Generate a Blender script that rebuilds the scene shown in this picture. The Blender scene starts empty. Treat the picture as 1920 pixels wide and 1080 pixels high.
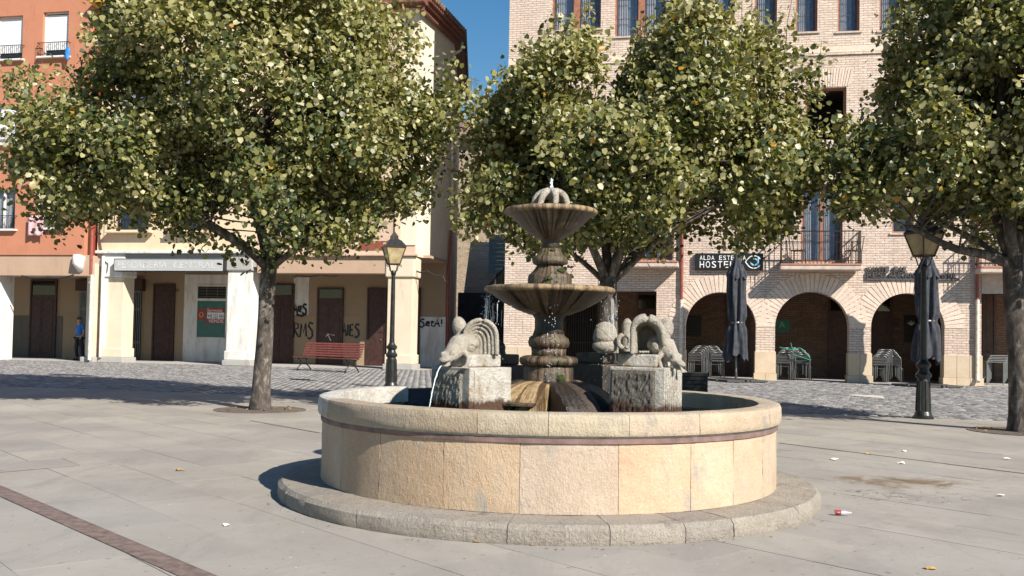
import bpy, bmesh, math, random
import numpy as np
from mathutils import Vector, Matrix, Euler, noise
from mathutils.geometry import tessellate_polygon
random.seed(7); rng = np.random.default_rng(7)
PI = math.pi
SC = bpy.context.scene
COL = SC.collection
# ------------------------------------------------------------------ camera, sky, sun, exposure
FPX, PRX, PRY, HC = 1800.0, 960.0, 574.0, 1.25
PITCH, ROLL = .0324, .018
cam_d = bpy.data.cameras.new('camera'); cam = bpy.data.objects.new('camera', cam_d); COL.objects.link(cam)
CM = Euler((PI/2+PITCH, 0, 0)).to_matrix() @ Matrix.Rotation(ROLL, 3, 'Z')
cam.matrix_world = Matrix.Translation((0, 0, HC)) @ CM.to_4x4()
cam_d.sensor_width = 36; cam_d.lens = 36*FPX/1920; cam_d.shift_y = (PRY-540)/1920
cam_d.clip_end = 2000; SC.camera = cam
SUN_AZ, SUN_EL = 41.0, 37.0            # degrees right of straight behind the camera, above the horizon
w = bpy.data.worlds.new('World'); SC.world = w; w.use_nodes = True
nt = w.node_tree; bg = nt.nodes['Background']; sky = nt.nodes.new('ShaderNodeTexSky')
sky.sky_type = 'NISHITA'; sky.sun_disc = False; sky.sun_elevation = math.radians(SUN_EL)
sky.sun_rotation = math.radians(180-SUN_AZ); sky.ozone_density = 4.0; sky.air_density = 1.35; sky.dust_density = 0
hs = nt.nodes.new('ShaderNodeHueSaturation'); hs.inputs['Saturation'].default_value = 1.3
nt.links.new(sky.outputs[0], hs.inputs['Color']); nt.links.new(hs.outputs[0], bg.inputs[0]); bg.inputs[1].default_value = .062
sd = bpy.data.lights.new('sun', 'SUN'); sd.energy = 5.0; sd.angle = math.radians(.5); sd.color = (1, .935, .84)
sun = bpy.data.objects.new('sun', sd); COL.objects.link(sun)
a_, e_ = math.radians(SUN_AZ), math.radians(SUN_EL)
sv = Vector((math.sin(a_)*math.cos(e_), -math.cos(a_)*math.cos(e_), math.sin(e_)))
sun.rotation_euler = sv.to_track_quat('Z', 'Y').to_euler()
vs = SC.view_settings; vs.view_transform = 'Standard'; vs.look = 'None'; vs.exposure = .78; vs.gamma = 1; vs.use_curve_mapping = False
SC.cycles.max_bounces = 6; SC.cycles.transparent_max_bounces = 12

# ------------------------------------------------------------------ pixel (photo) -> place helpers
def ray(px, py): return CM @ Vector(((px-PRX)/FPX, -(py-PRY)/FPX, -1.0))
def G(px, py, z=0.0):
    d = ray(px, py); t = (z-HC)/d.z; return Vector((d.x*t, d.y*t, z))
def at(px, py, Y):
    d = ray(px, py); t = Y/d.y; return Vector((d.x*t, Y, HC+d.z*t))
class Frame:                            # a facade: local x along it, y into the building, z up
    def __init__(s, ox, oy, slope):
        s.o = Vector((ox, oy, 0)); s.a = math.atan(slope); s.M = Matrix.Translation(s.o) @ Matrix.Rotation(s.a, 4, 'Z'); s.I = s.M.inverted()
    def U(s, px, py, off=0.0):
        c = s.I @ Vector((0, 0, HC)); d = s.I.to_3x3() @ ray(px, py); t = (off-c.y)/d.y
        p = c + d*t; return p.x, p.z
    def L(s, x, y, z): return s.I @ Vector((x, y, z))
    def W(s, x, y, z): return s.M @ Vector((x, y, z))

# ------------------------------------------------------------------ materials
def N(nt, t, **k):
    n = nt.nodes.new(t)
    for a, b in k.items(): setattr(n, a, b)
    return n
def newmat(name):
    m = bpy.data.materials.new(name); m.use_nodes = True
    return m, m.node_tree, m.node_tree.nodes['Principled BSDF']
def ramp(nt, fac, stops):
    r = N(nt, 'ShaderNodeValToRGB'); el = r.color_ramp.elements
    while len(el) < len(stops): el.new(.5)
    for e, (p, c) in zip(el, stops): e.position = p; e.color = (*c, 1) if len(c) == 3 else c
    nt.links.new(fac, r.inputs[0]); return r.outputs[0]
def mixc(nt, fac, a, b, mode='MIX'):
    m = N(nt, 'ShaderNodeMix', data_type='RGBA', blend_type=mode)
    for i, v in ((0, fac), (6, a), (7, b)):
        if isinstance(v, (int, float)): m.inputs[i].default_value = v
        elif isinstance(v, tuple): m.inputs[i].default_value = (*v, 1) if len(v) == 3 else v
        else: nt.links.new(v, m.inputs[i])
    return m.outputs[2]
def mth(nt, op, a, b=None):
    m = N(nt, 'ShaderNodeMath', operation=op)
    for i, v in ((0, a), (1, b)):
        if v is None: continue
        if isinstance(v, (int, float)): m.inputs[i].default_value = v
        else: nt.links.new(v, m.inputs[i])
    return m.outputs[0]
def noi(nt, vec, scale, detail=6, rough=.6, dist=0):
    n = N(nt, 'ShaderNodeTexNoise'); n.inputs['Scale'].default_value = scale; n.inputs['Detail'].default_value = detail
    n.inputs['Roughness'].default_value = rough; n.inputs['Distortion'].default_value = dist
    if vec is not None: nt.links.new(vec, n.inputs['Vector'])
    return n.outputs['Fac']
def mapping(nt, vec, scale=(1, 1, 1), rot=(0, 0, 0), loc=(0, 0, 0)):
    m = N(nt, 'ShaderNodeMapping'); m.inputs['Scale'].default_value = scale; m.inputs['Rotation'].default_value = rot; m.inputs['Location'].default_value = loc
    nt.links.new(vec, m.inputs[0]); return m.outputs[0]
def bump(nt, p, h, strength=.5, dist=.01, prev=None):
    b = N(nt, 'ShaderNodeBump'); b.inputs['Strength'].default_value = strength; b.inputs['Distance'].default_value = dist
    nt.links.new(h, b.inputs['Height'])
    if prev is not None: nt.links.new(prev, b.inputs['Normal'])
    nt.links.new(b.outputs[0], p.inputs['Normal']); return b.outputs[0]
def geo_pos(nt): return N(nt, 'ShaderNodeNewGeometry').outputs['Position']
def obj_co(nt): return N(nt, 'ShaderNodeTexCoord').outputs['Object']
def obj_rand(nt): return N(nt, 'ShaderNodeObjectInfo').outputs['Random']
def sep(nt, v):
    s = N(nt, 'ShaderNodeSeparateXYZ'); nt.links.new(v, s.inputs[0]); return s.outputs

def plain(name, c, rough=.6, metal=0, var=.15, scale=6, b=.15, bd=.005, spec=.5):
    m, nt, p = newmat(name); co = geo_pos(nt)
    n = noi(nt, co, scale)
    dark = tuple(x*(1-var*1.6) for x in c); lite = tuple(min(1, x*(1+var)) for x in c)
    nt.links.new(ramp(nt, n, [(.3, dark), (.7, lite)]), p.inputs['Base Color'])
    p.inputs['Roughness'].default_value = rough; p.inputs['Metallic'].default_value = metal
    p.inputs['Specular IOR Level'].default_value = spec
    if b: bump(nt, p, noi(nt, co, scale*9, 4), b, bd)
    return m
def stone(name, c1, c2, *a_, water=False, **k_): return stone_(name, c1, c2, *a_, water=water, **k_)
def stone_(name, c1, c2, scale=3, fine=60, b=.6, bd=.008, rough=.85, rand=.12, tool=0.0, stain=None, stain_at=.6, streak=None, water=False):
    m, nt, p = newmat(name); co = geo_pos(nt)
    n = noi(nt, co, scale, 8, .65); col = ramp(nt, n, [(.32, c1), (.68, c2)])
    f = noi(nt, co, fine, 5, .7)
    col = mixc(nt, .35, col, ramp(nt, f, [(.3, (.35, .35, .35)), (.7, (.75, .75, .75))]), 'OVERLAY')
    if rand:
        r = obj_rand(nt); col = mixc(nt, 1.0, col, ramp(nt, r, [(0, (1-rand, 1-rand, 1-rand*.95)), (.5, (1, .985, .97)), (1, (1-rand*.3, 1-rand*.45, 1-rand*.7))]), 'MULTIPLY')
    col = mixc(nt, 1.0, col, N(nt, 'ShaderNodeObjectInfo').outputs['Color'], 'MULTIPLY')
    if stain is not None:
        s = noi(nt, mapping(nt, co, (1.6, 1.6, .9)), 2.3, 7, .7, .6)
        col = mixc(nt, ramp(nt, s, [(stain_at-.05, (0, 0, 0)), (stain_at+.05, (1, 1, 1))]), col, stain)
    if streak is not None:
        s = noi(nt, mapping(nt, co, (4, 4, .6)), 2.2, 6, .65)
        col = mixc(nt, ramp(nt, s, [(.52, (0, 0, 0)), (.68, (.45, .45, .45))]), col, streak)
    if water:                                # algae line left by the pool
        zz = mth(nt, 'ADD', sep(nt, co)[2], mth(nt, 'MULTIPLY', noi(nt, co, 7, 5, .6), -.22))
        col = mixc(nt, ramp(nt, zz, [(.635, (1, 1, 1)), (.67, (0, 0, 0))]), col, (.10, .055, .035))
    nt.links.new(col, p.inputs['Base Color']); p.inputs['Roughness'].default_value = rough
    p.inputs['Specular IOR Level'].default_value = .25
    nb = bump(nt, p, f, b, bd)
    nb = bump(nt, p, noi(nt, co, scale*4, 6, .7), b, bd*2.2, nb)
    if tool:
        t = noi(nt, mapping(nt, co, (38, 38, 14), (0.3, .5, .2)), 1.0, 4, .7, 1.2)
        bump(nt, p, t, tool, .012, nb)
    return m

M = {}
M['paver'] = None
def paver_mat():
    m, nt, p = newmat('concrete paving'); co = geo_pos(nt)
    base = ramp(nt, noi(nt, co, .55, 6, .6), [(.33, (.272, .250, .222)), (.67, (.366, .338, .300))])
    r = obj_rand(nt); base = mixc(nt, 1, base, ramp(nt, r, [(0, (.86, .86, .87)), (1, (1, .985, .955))]), 'MULTIPLY')
    st = noi(nt, mapping(nt, co, (1, .5, 1)), 1.7, 9, .72, .7)
    base = mixc(nt, ramp(nt, st, [(.50, (0, 0, 0)), (.68, (.75, .75, .75))]), base, (.225, .208, .185))
    gm = noi(nt, mapping(nt, co, (1.5, 6, 1), (0, 0, .2)), 2.2, 9, .8, .3)
    base = mixc(nt, ramp(nt, gm, [(.60, (0, 0, 0)), (.66, (.5, .5, .5))]), base, (.17, .155, .138))
    sp = noi(nt, co, 19, 3, .5)
    base = mixc(nt, ramp(nt, sp, [(.665, (0, 0, 0)), (.71, (.7, .7, .7))]), base, (.14, .125, .11))
    sp2 = noi(nt, mapping(nt, co, (1, 1, 1), loc=(7, 3, 0)), 26, 2, .5)
    base = mixc(nt, ramp(nt, sp2, [(.735, (0, 0, 0)), (.755, (.7, .7, .7))]), base, (.62, .6, .56))
    f = noi(nt, co, 140, 4, .7)
    base = mixc(nt, .25, base, ramp(nt, f, [(.3, (.35, .35, .35)), (.7, (.65, .65, .65))]), 'OVERLAY')
    # dried spill to the right of the fountain: brown patch with running veins
    c = G(1700, 905); v = mapping(nt, co, (1, 1, 1), loc=(-c.x, -c.y, 0)); v = mapping(nt, v, (1/.72, 1/.42, 1), (0, 0, .5))
    ln = N(nt, 'ShaderNodeVectorMath', operation='LENGTH'); nt.links.new(v, ln.inputs[0])
    dist = mth(nt, 'ADD', ln.outputs['Value'], mth(nt, 'MULTIPLY', mth(nt, 'SUBTRACT', noi(nt, co, 3.2, 8, .75, .8), .5), 3.4))
    base = mixc(nt, ramp(nt, dist, [(.35, (.95, .95, .95)), (.85, (0, 0, 0))]), base, (.17, .12, .075))
    vo = N(nt, 'ShaderNodeTexVoronoi', feature='DISTANCE_TO_EDGE'); vo.inputs['Scale'].default_value = 2.3
    dv = N(nt, 'ShaderNodeVectorMath', operation='ADD'); nt.links.new(co, dv.inputs[0])
    nn = N(nt, 'ShaderNodeTexNoise'); nn.inputs['Scale'].default_value = 4; nt.links.new(co, nn.inputs['Vector']); nt.links.new(nn.outputs['Color'], dv.inputs[1])
    nt.links.new(dv.outputs[0], vo.inputs['Vector'])
    vein = ramp(nt, vo.outputs['Distance'], [(.010, (1, 1, 1)), (.028, (0, 0, 0))])
    c2 = G(1690, 930); v2 = mapping(nt, co, (1, 1, 1), loc=(-c2.x, -c2.y, 0)); v2 = mapping(nt, v2, (1/1.0, 1/.55, 1), (0, 0, .7))
    l2 = N(nt, 'ShaderNodeVectorMath', operation='LENGTH'); nt.links.new(v2, l2.inputs[0])
    near = ramp(nt, mth(nt, 'ADD', l2.outputs['Value'], mth(nt, 'MULTIPLY', noi(nt, co, 5, 4), .6)), [(.8, (1, 1, 1)), (1.15, (0, 0, 0))])
    base = mixc(nt, mixc(nt, 1, vein, near, 'MULTIPLY'), base, (.12, .1, .085))
    nt.links.new(base, p.inputs['Base Color']); p.inputs['Roughness'].default_value = .8; p.inputs['Specular IOR Level'].default_value = .3
    nb = bump(nt, p, f, .35, .003); bump(nt, p, noi(nt, co, 7, 6, .7), .3, .012, nb)
    return m
def brick_mat(name, bricks, mortar, soldier=False, bs=1.0, dark=1.0):
    m, nt, p = newmat(name); co = obj_co(nt); s = sep(nt, co)
    cb = N(nt, 'ShaderNodeCombineXYZ')
    nt.links.new(s[0], cb.inputs[0]); nt.links.new(s[2], cb.inputs[1])
    dn = N(nt, 'ShaderNodeTexNoise'); dn.inputs['Scale'].default_value = 5; nt.links.new(co, dn.inputs['Vector'])
    ad = N(nt, 'ShaderNodeVectorMath', operation='MULTIPLY_ADD'); ad.inputs[1].default_value = (.03, .034, 0)
    nt.links.new(dn.outputs['Color'], ad.inputs[0]); nt.links.new(cb.outputs[0], ad.inputs[2])
    bt = N(nt, 'ShaderNodeTexBrick'); bt.inputs['Scale'].default_value = 1
    bt.inputs['Brick Width'].default_value = .27; bt.inputs['Row Height'].default_value = .078; bt.inputs['Mortar Size'].default_value = .009; bt.inputs['Mortar Smooth'].default_value = .35
    bt.inputs['Color1'].default_value = (*bricks[0], 1); bt.inputs['Color2'].default_value = (*bricks[1], 1); bt.inputs['Mortar'].default_value = (*mortar, 1)
    nt.links.new(ad.outputs[0], bt.inputs['Vector'])
    col = mixc(nt, .5, bt.outputs['Color'], ramp(nt, noi(nt, co, 11, 6, .7), [(.3, (.32, .32, .32)), (.7, (.68, .68, .68))]), 'OVERLAY')
    col = mixc(nt, 1, col, ramp(nt, noi(nt, co, .5, 5), [(.3, (.86, .85, .86)), (.7, (1, 1, 1))]), 'MULTIPLY')
    g = noi(nt, mapping(nt, co, (1.2, 1.2, .35)), 1.1, 7, .7, .4)
    col = mixc(nt, ramp(nt, g, [(.52, (0, 0, 0)), (.7, (.45, .45, .45))]), col, tuple(x*.55 for x in bricks[1]))
    nt.links.new(col, p.inputs['Base Color']); p.inputs['Roughness'].default_value = .9; p.inputs['Specular IOR Level'].default_value = .2
    inv = mth(nt, 'SUBTRACT', 1.0, bt.outputs['Fac'])
    h = mth(nt, 'ADD', inv, mth(nt, 'MULTIPLY', noi(nt, co, 14, 5, .7), .9))
    bump(nt, p, h, 1.0*bs, .022)
    return m
def bark_mat():
    m, nt, p = newmat('linden bark'); co = geo_pos(nt)
    n = noi(nt, mapping(nt, co, (1, 1, .45)), 9, 7, .7, .4)
    col = ramp(nt, n, [(.40, (.038, .030, .025)), (.54, (.095, .077, .063)), (.68, (.27, .245, .21))])
    nt.links.new(col, p.inputs['Base Color']); p.inputs['Roughness'].default_value = .9
    nb = bump(nt, p, noi(nt, mapping(nt, co, (1, 1, .25)), 45, 6, .7), .8, .02); return m
def leaf_mat():
    m, nt, p = newmat('linden leaf')
    at_ = N(nt, 'ShaderNodeAttribute', attribute_name='tint')
    col = ramp(nt, at_.outputs['Fac'], [(0, (.040, .066, .022)), (.28, (.085, .108, .034)), (.5, (.19, .195, .052)), (.68, (.31, .29, .10)), (.85, (.42, .385, .19)), (.97, (.56, .52, .33)), (1, (.45, .24, .03))])
    nt.links.new(col, p.inputs['Base Color']); p.inputs['Roughness'].default_value = .42; p.inputs['Specular IOR Level'].default_value = .55
    tr = N(nt, 'ShaderNodeBsdfTranslucent'); nt.links.new(mixc(nt, 1, col, (1, 1, .45), 'MULTIPLY'), tr.inputs[0])
    mx = N(nt, 'ShaderNodeMixShader'); mx.inputs[0].default_value = .36
    nt.links.new(p.outputs[0], mx.inputs[1]); nt.links.new(tr.outputs[0], mx.inputs[2])
    nt.links.new(mx.outputs[0], nt.nodes['Material Output'].inputs[0]); return m
def glass_mat(name, c=(.05, .07, .1), alpha=.45):
    m, nt, p = newmat(name); p.inputs['Base Color'].default_value = (*c, 1); p.inputs['Roughness'].default_value = .06
    p.inputs['Alpha'].default_value = alpha; p.inputs['Specular IOR Level'].default_value = .8
    bump(nt, p, noi(nt, geo_pos(nt), 1.3, 2), .05, .02); return m
def water_mat(name='pool water', c=(.03, .05, .04), s=14):
    m, nt, p = newmat(name); p.inputs['Base Color'].default_value = (*c, 1); p.inputs['Roughness'].default_value = .05
    bump(nt, p, noi(nt, geo_pos(nt), s, 4, .6, .5), .5, .02); return m
def wet_mat(name, c1, c2, c3, moss=None, rough=.4, b=1.0):
    m, nt, p = newmat(name); co = geo_pos(nt)
    sp3 = sep(nt, mapping(nt, co, loc=(-.31, -7.97, 0))); ang = mth(nt, 'ARCTAN2', sp3[1], sp3[0])
    cyl = N(nt, 'ShaderNodeCombineXYZ'); nt.links.new(mth(nt, 'MULTIPLY', ang, 5.0), cyl.inputs[0]); nt.links.new(mth(nt, 'MULTIPLY', sp3[2], 1.1), cyl.inputs[2])
    s = noi(nt, cyl.outputs[0], 1.5, 8, .72, .25)
    col = ramp(nt, s, [(.44, c1), (.54, c2), (.62, c2), (.70, c3)])
    n = noi(nt, co, 26, 6, .7); col = mixc(nt, .7, col, ramp(nt, n, [(.3, (.25, .25, .25)), (.7, (.75, .75, .75))]), 'OVERLAY')
    if moss:
        g = noi(nt, co, 9, 6, .7, .5); zz = sep(nt, co)[2]
        col = mixc(nt, ramp(nt, g, [(.56, (0, 0, 0)), (.62, (1, 1, 1))]), col, moss)
    nt.links.new(col, p.inputs['Base Color'])
    nt.links.new(ramp(nt, s, [(.4, (rough*.6,)*3), (.7, (.85,)*3)]), p.inputs['Roughness'])
    nb = bump(nt, p, noi(nt, co, 70, 5, .75), .6*b, .008); bump(nt, p, noi(nt, co, 18, 6, .7), .7*b, .02, nb)
    return m
def plaster(name, c, stain=(.3, .26, .2), amt=.35, rough=.9, grime=.62):
    m, nt, p = newmat(name); co = geo_pos(nt)
    col = mixc(nt, 1, c, ramp(nt, noi(nt, co, .8, 6, .65), [(.3, (.88, .87, .86)), (.7, (1, 1, 1))]), 'MULTIPLY')
    s = noi(nt, mapping(nt, co, (3.2, 3.2, .7)), 1.2, 8, .7, .3)
    col = mixc(nt, ramp(nt, s, [(grime-.08, (0, 0, 0)), (grime+.1, (amt,)*3)]), col, stain)
    nt.links.new(col, p.inputs['Base Color']); p.inputs['Roughness'].default_value = rough; p.inputs['Specular IOR Level'].default_value = .2
    nb = bump(nt, p, noi(nt, co, 30, 5, .7), .25, .01); bump(nt, p, noi(nt, co, 2.2, 4), .25, .05, nb)
    return m
def cobble_mat():
    m, nt, p = newmat('basalt sett'); co = geo_pos(nt)
    a = N(nt, 'ShaderNodeAttribute', attribute_name='tint')
    fac = mth(nt, 'ADD', mth(nt, 'MULTIPLY', a.outputs['Fac'], .6), mth(nt, 'MULTIPLY', noi(nt, co, 12, 6, .7), .5))
    col = ramp(nt, fac, [(.2, (.125, .12, .118)), (.55, (.215, .207, .2)), (.9, (.33, .315, .30))])
    r = obj_rand(nt); col = mixc(nt, 1, col, ramp(nt, r, [(0, (.85, .85, .87)), (1, (1.0, 1, 1))]), 'MULTIPLY')
    nt.links.new(col, p.inputs['Base Color']); p.inputs['Roughness'].default_value = .62
    bump(nt, p, noi(nt, co, 40, 5, .7), .7, .01); return m

M['paver'] = paver_mat()
M['joint'] = plain('joint sand', (.20, .185, .165), .9, var=.2, scale=5)
M['cobble_joint'] = plain('sett joint', (.30, .285, .265), .9, var=.25, scale=3)
M['cobble'] = cobble_mat()
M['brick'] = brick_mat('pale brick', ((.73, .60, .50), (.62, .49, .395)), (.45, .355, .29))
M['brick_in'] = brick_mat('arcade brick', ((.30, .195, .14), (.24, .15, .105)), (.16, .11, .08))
M['vous'] = stone('arch brick', (.62, .49, .40), (.74, .61, .51), 5, 30, .5, .01, rand=.15)
M['ash'] = stone('pier ashlar', (.52, .41, .29), (.62, .50, .37), 2, 40, .3, .005, rand=.15)
M['basin'] = stone('golden basin stone', (.42, .315, .22), (.50, .40, .295), 3.2, 70, .6, .007, rand=.06, tool=.55, stain=(.36, .31, .25), stain_at=.60, streak=(.45, .37, .28))
M['cap'] = stone('basin cap stone', (.36, .295, .225), (.45, .385, .30), 3, 80, .7, .008, rand=.08, tool=.7, stain=(.33, .285, .23), stain_at=.6)
M['cap_white'] = stone('limed cap stone', (.42, .385, .33), (.66, .63, .57), 4, 60, .9, .012, rand=0, tool=.5, stain=(.28, .19, .11), stain_at=.70)
M['step'] = stone('grey step stone', (.31, .275, .235), (.41, .37, .315), 4, 70, 1, .012, rand=.15, tool=.9, stain=(.24, .21, .18), stain_at=.62)
M['mortar'] = plain('lime mortar', (.50, .46, .39), .9, var=.2, scale=20, b=.4)
M['band'] = plain('terracotta band', (.20, .125, .11), .8, var=.25, scale=9, b=.5)
M['white_stone'] = stone('white carved stone', (.32, .28, .225), (.52, .47, .39), 12, 70, 1, .012, rand=0, tool=.4, stain=(.24, .19, .13), stain_at=.67)
M['ped'] = stone('pedestal stone', (.36, .325, .27), (.58, .54, .475), 6, 50, .9, .015, rand=0, tool=.5, stain=(.30, .19, .09), stain_at=.61, water=True)
M['ped_rough'] = stone('hammered pedestal face', (.13, .115, .095), (.25, .225, .19), 8, 36, 1, .03, rand=0, tool=1, water=True)
M['wet'] = wet_mat('wet column stone', (.022, .015, .010), (.13, .088, .052), (.38, .31, .22), moss=(.065, .075, .02))
M['wet_dark'] = wet_mat('wet dark stone', (.015, .012, .010), (.055, .038, .026), (.14, .095, .06))
M['bowl'] = wet_mat('streaked bowl stone', (.016, .011, .008), (.12, .08, .048), (.38, .29, .20), b=.6)
M['bowl_rim'] = wet_mat('bowl rim stone', (.10, .065, .035), (.28, .19, .10), (.48, .43, .35), b=.8, rough=.8)
M['ochre'] = wet_mat('wet ochre stone', (.10, .06, .03), (.36, .25, .13), (.56, .46, .32), b=.8)
M['moss'] = plain('moss', (.06, .095, .015), .9, var=.4, scale=40, b=1, bd=.02)
M['gap_shade'] = plain('shade-coloured gap infill', (.035, .045, .06), .5, var=.5, scale=9)  # cap gap block: shade of the recessed wall put into its colour
M['pool'] = water_mat(); M['spray'] = plain('splashing water', (.75, .8, .82), .15, var=.05, b=0)
M['bark'] = bark_mat(); M['leaf'] = leaf_mat()
M['soil'] = stone('tree pit soil', (.16, .13, .10), (.27, .225, .18), 18, 80, 1, .02, rand=0)
M['iron'] = plain('black cast iron', (.018, .018, .017), .38, var=.4, scale=12, b=.3, bd=.004)
M['rust_iron'] = plain('rusty drain iron', (.16, .115, .10), .8, var=.3, scale=14, b=.5)
M['lamp_glass'] = plain('frosted lamp glass', (.42, .34, .19), .35, var=.25, scale=5, b=.05)
M['lamp_brown'] = plain('lamp bronze frame', (.09, .045, .025), .45, var=.3)
M['orange'] = plaster('terracotta render', (.50, .215, .13), (.36, .12, .06), .5)
M['orange_shade'] = plaster('shade-side terracotta render', (.27, .05, .03), (.18, .04, .03), .4)  # shadow side of the orange bay, shade put into the colour
M['cream'] = plaster('cream render', (.72, .57, .39), (.42, .31, .2), .4)
M['pinkish'] = plaster('pink beige render', (.62, .44, .33), (.42, .3, .22), .45)
M['paleside'] = plaster('pale side render', (.74, .66, .53), (.5, .36, .24), .4)
M['whitewash'] = plaster('whitewash', (.72, .71, .68), (.42, .38, .32), .7, grime=.55)
M['colcream'] = plaster('cream column render', (.68, .58, .44), (.45, .33, .2), .6)
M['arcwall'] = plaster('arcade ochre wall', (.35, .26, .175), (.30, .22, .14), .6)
M['dado'] = plaster('grey dado paint', (.15, .135, .11), (.08, .07, .06), .5)
M['beige'] = plaster('beige beam render', (.47, .33, .235), (.3, .22, .16), .4)
M['base'] = plaster('concrete plinth', (.40, .385, .36), (.2, .19, .17), .6)
M['doorwood'] = plain('dark door wood', (.055, .022, .017), .55, var=.35, scale=7)
M['frame'] = plain('brown window wood', (.33, .135, .075), .5, var=.25, scale=8)
M['frame_dark'] = plain('dark brown frame', (.10, .045, .03), .5, var=.25, scale=8)
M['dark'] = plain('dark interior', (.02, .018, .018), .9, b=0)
M['glass'] = glass_mat('window glass', (.03, .055, .10), .3); M['glass2'] = glass_mat('shop glass', (.012, .014, .014), .9)
M['curtain'] = plain('white curtain', (.72, .75, .78), .9, var=.1)
M['curtain_blue'] = plain('blue grey net curtain', (.30, .38, .48), .9, var=.25, scale=9)
M['shutter'] = plain('white roller shutter', (.74, .75, .76), .5, var=.05, b=.1)
M['white'] = plain('white painted trim', (.72, .71, .68), .55, var=.08)
M['redpipe'] = plain('red painted pipe', (.26, .07, .05), .45, var=.2); M['creampipe'] = plain('cream painted pipe', (.66, .60, .50), .6, var=.25, scale=9)
M['slab'] = plain('pink concrete slab', (.52, .42, .35), .8, var=.15); M['tilered'] = plain('red floor tile edge', (.42, .19, .12), .7)
M['eave'] = plain('red brown eave boards', (.20, .075, .05), .7, var=.3, scale=12); M['rooftile'] = plain('weathered roof tile', (.24, .15, .105), .85, var=.4, scale=6)
M['sign_black'] = plain('black sign panel', (.012, .012, .013), .4, b=0); M['sign_white'] = plain('white sign letters', (.8, .8, .8), .5, b=0, var=.03)
M['sign_blue'] = plain('light blue sign mark', (.20, .52, .68), .5, b=0); M['letters'] = plain('dark grey raised letters', (.085, .08, .08), .5, var=.2)
M['sign_grey'] = plaster('faded sign box', (.44, .445, .44), (.25, .24, .22), .5); M['sign_faint'] = plain('faded letters', (.54, .545, .54), .7)
M['green_sign'] = plain('green plate', (.02, .16, .09), .4); M['green_light'] = plain('pale green letter', (.25, .5, .38), .5)
M['parasol'] = plain('charcoal parasol cloth', (.038, .042, .052), .85, var=.3, scale=7, b=.5, bd=.01)
M['alu'] = plain('brushed aluminium tube', (.20, .21, .21), .4, .5, var=.1); M['chair_green'] = plain('green nylon strap', (.02, .24, .16), .5)
M['rattan'] = plain('dark woven seat', (.05, .05, .05), .7, var=.3, scale=40)
M['bench'] = plain('red brown bench slat', (.23, .062, .045), .42, var=.25, scale=10); M['paint_black'] = plain('black spray paint', (.012, .011, .012), .5, b=0)
M['red'] = plain('red poster ink', (.30, .04, .035), .5, b=0); M['teal'] = plain('teal window film', (.03, .13, .12), .4); M['pink'] = plain('pink striped cloth', (.72, .42, .46), .9)
M['blue'] = plain('blue shopping bag', (.03, .20, .52), .5); M['yellow'] = plain('yellow cloth', (.62, .38, .06), .7)
M['steel'] = plain('grey steel bin', (.30, .30, .30), .45, .5, scale=20); M['cable'] = plain('black cable', (.02, .02, .02), .6, b=0)
M['rubble'] = stone('old stone wall', (.26, .20, .14), (.44, .35, .25), 3, 25, 1, .04, rand=0); M['stair'] = stone('worn stair stone', (.46, .41, .35), (.62, .56, .49), 3, 40, .6, .01, rand=.2)  # stair stone lightened to stand in for sun missing in the alley
M['navy'] = plain('shade-dark retaining wall', (.035, .035, .048), .7, var=.3, scale=2); M['bluemetal'] = plain('pale blue corrugated sheet', (.20, .36, .44), .5)  # navy: shade of the alley passage put into the wall colour
M['skin'] = plain('skin', (.42, .24, .16), .6, b=0); M['shirt'] = plain('blue t-shirt', (.03, .16, .48), .85, b=.1); M['trousers'] = plain('dark trousers', (.022, .022, .028), .9, b=.1)
M['hair'] = plain('brown cap', (.10, .06, .03), .9); M['paper'] = plain('white paper scrap', (.78, .76, .70), .8, b=0); M['deadleaf'] = plain('dead brown leaf', (.26, .15, .06), .8); M['dryleaf'] = plain('dry yellow leaf', (.42, .27, .09), .8)
M['clearplastic'] = glass_mat('clear plastic', (.7, .72, .72), .5); M['yucca'] = plain('yucca leaf', (.08, .13, .05), .5, var=.3, scale=20)

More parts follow.
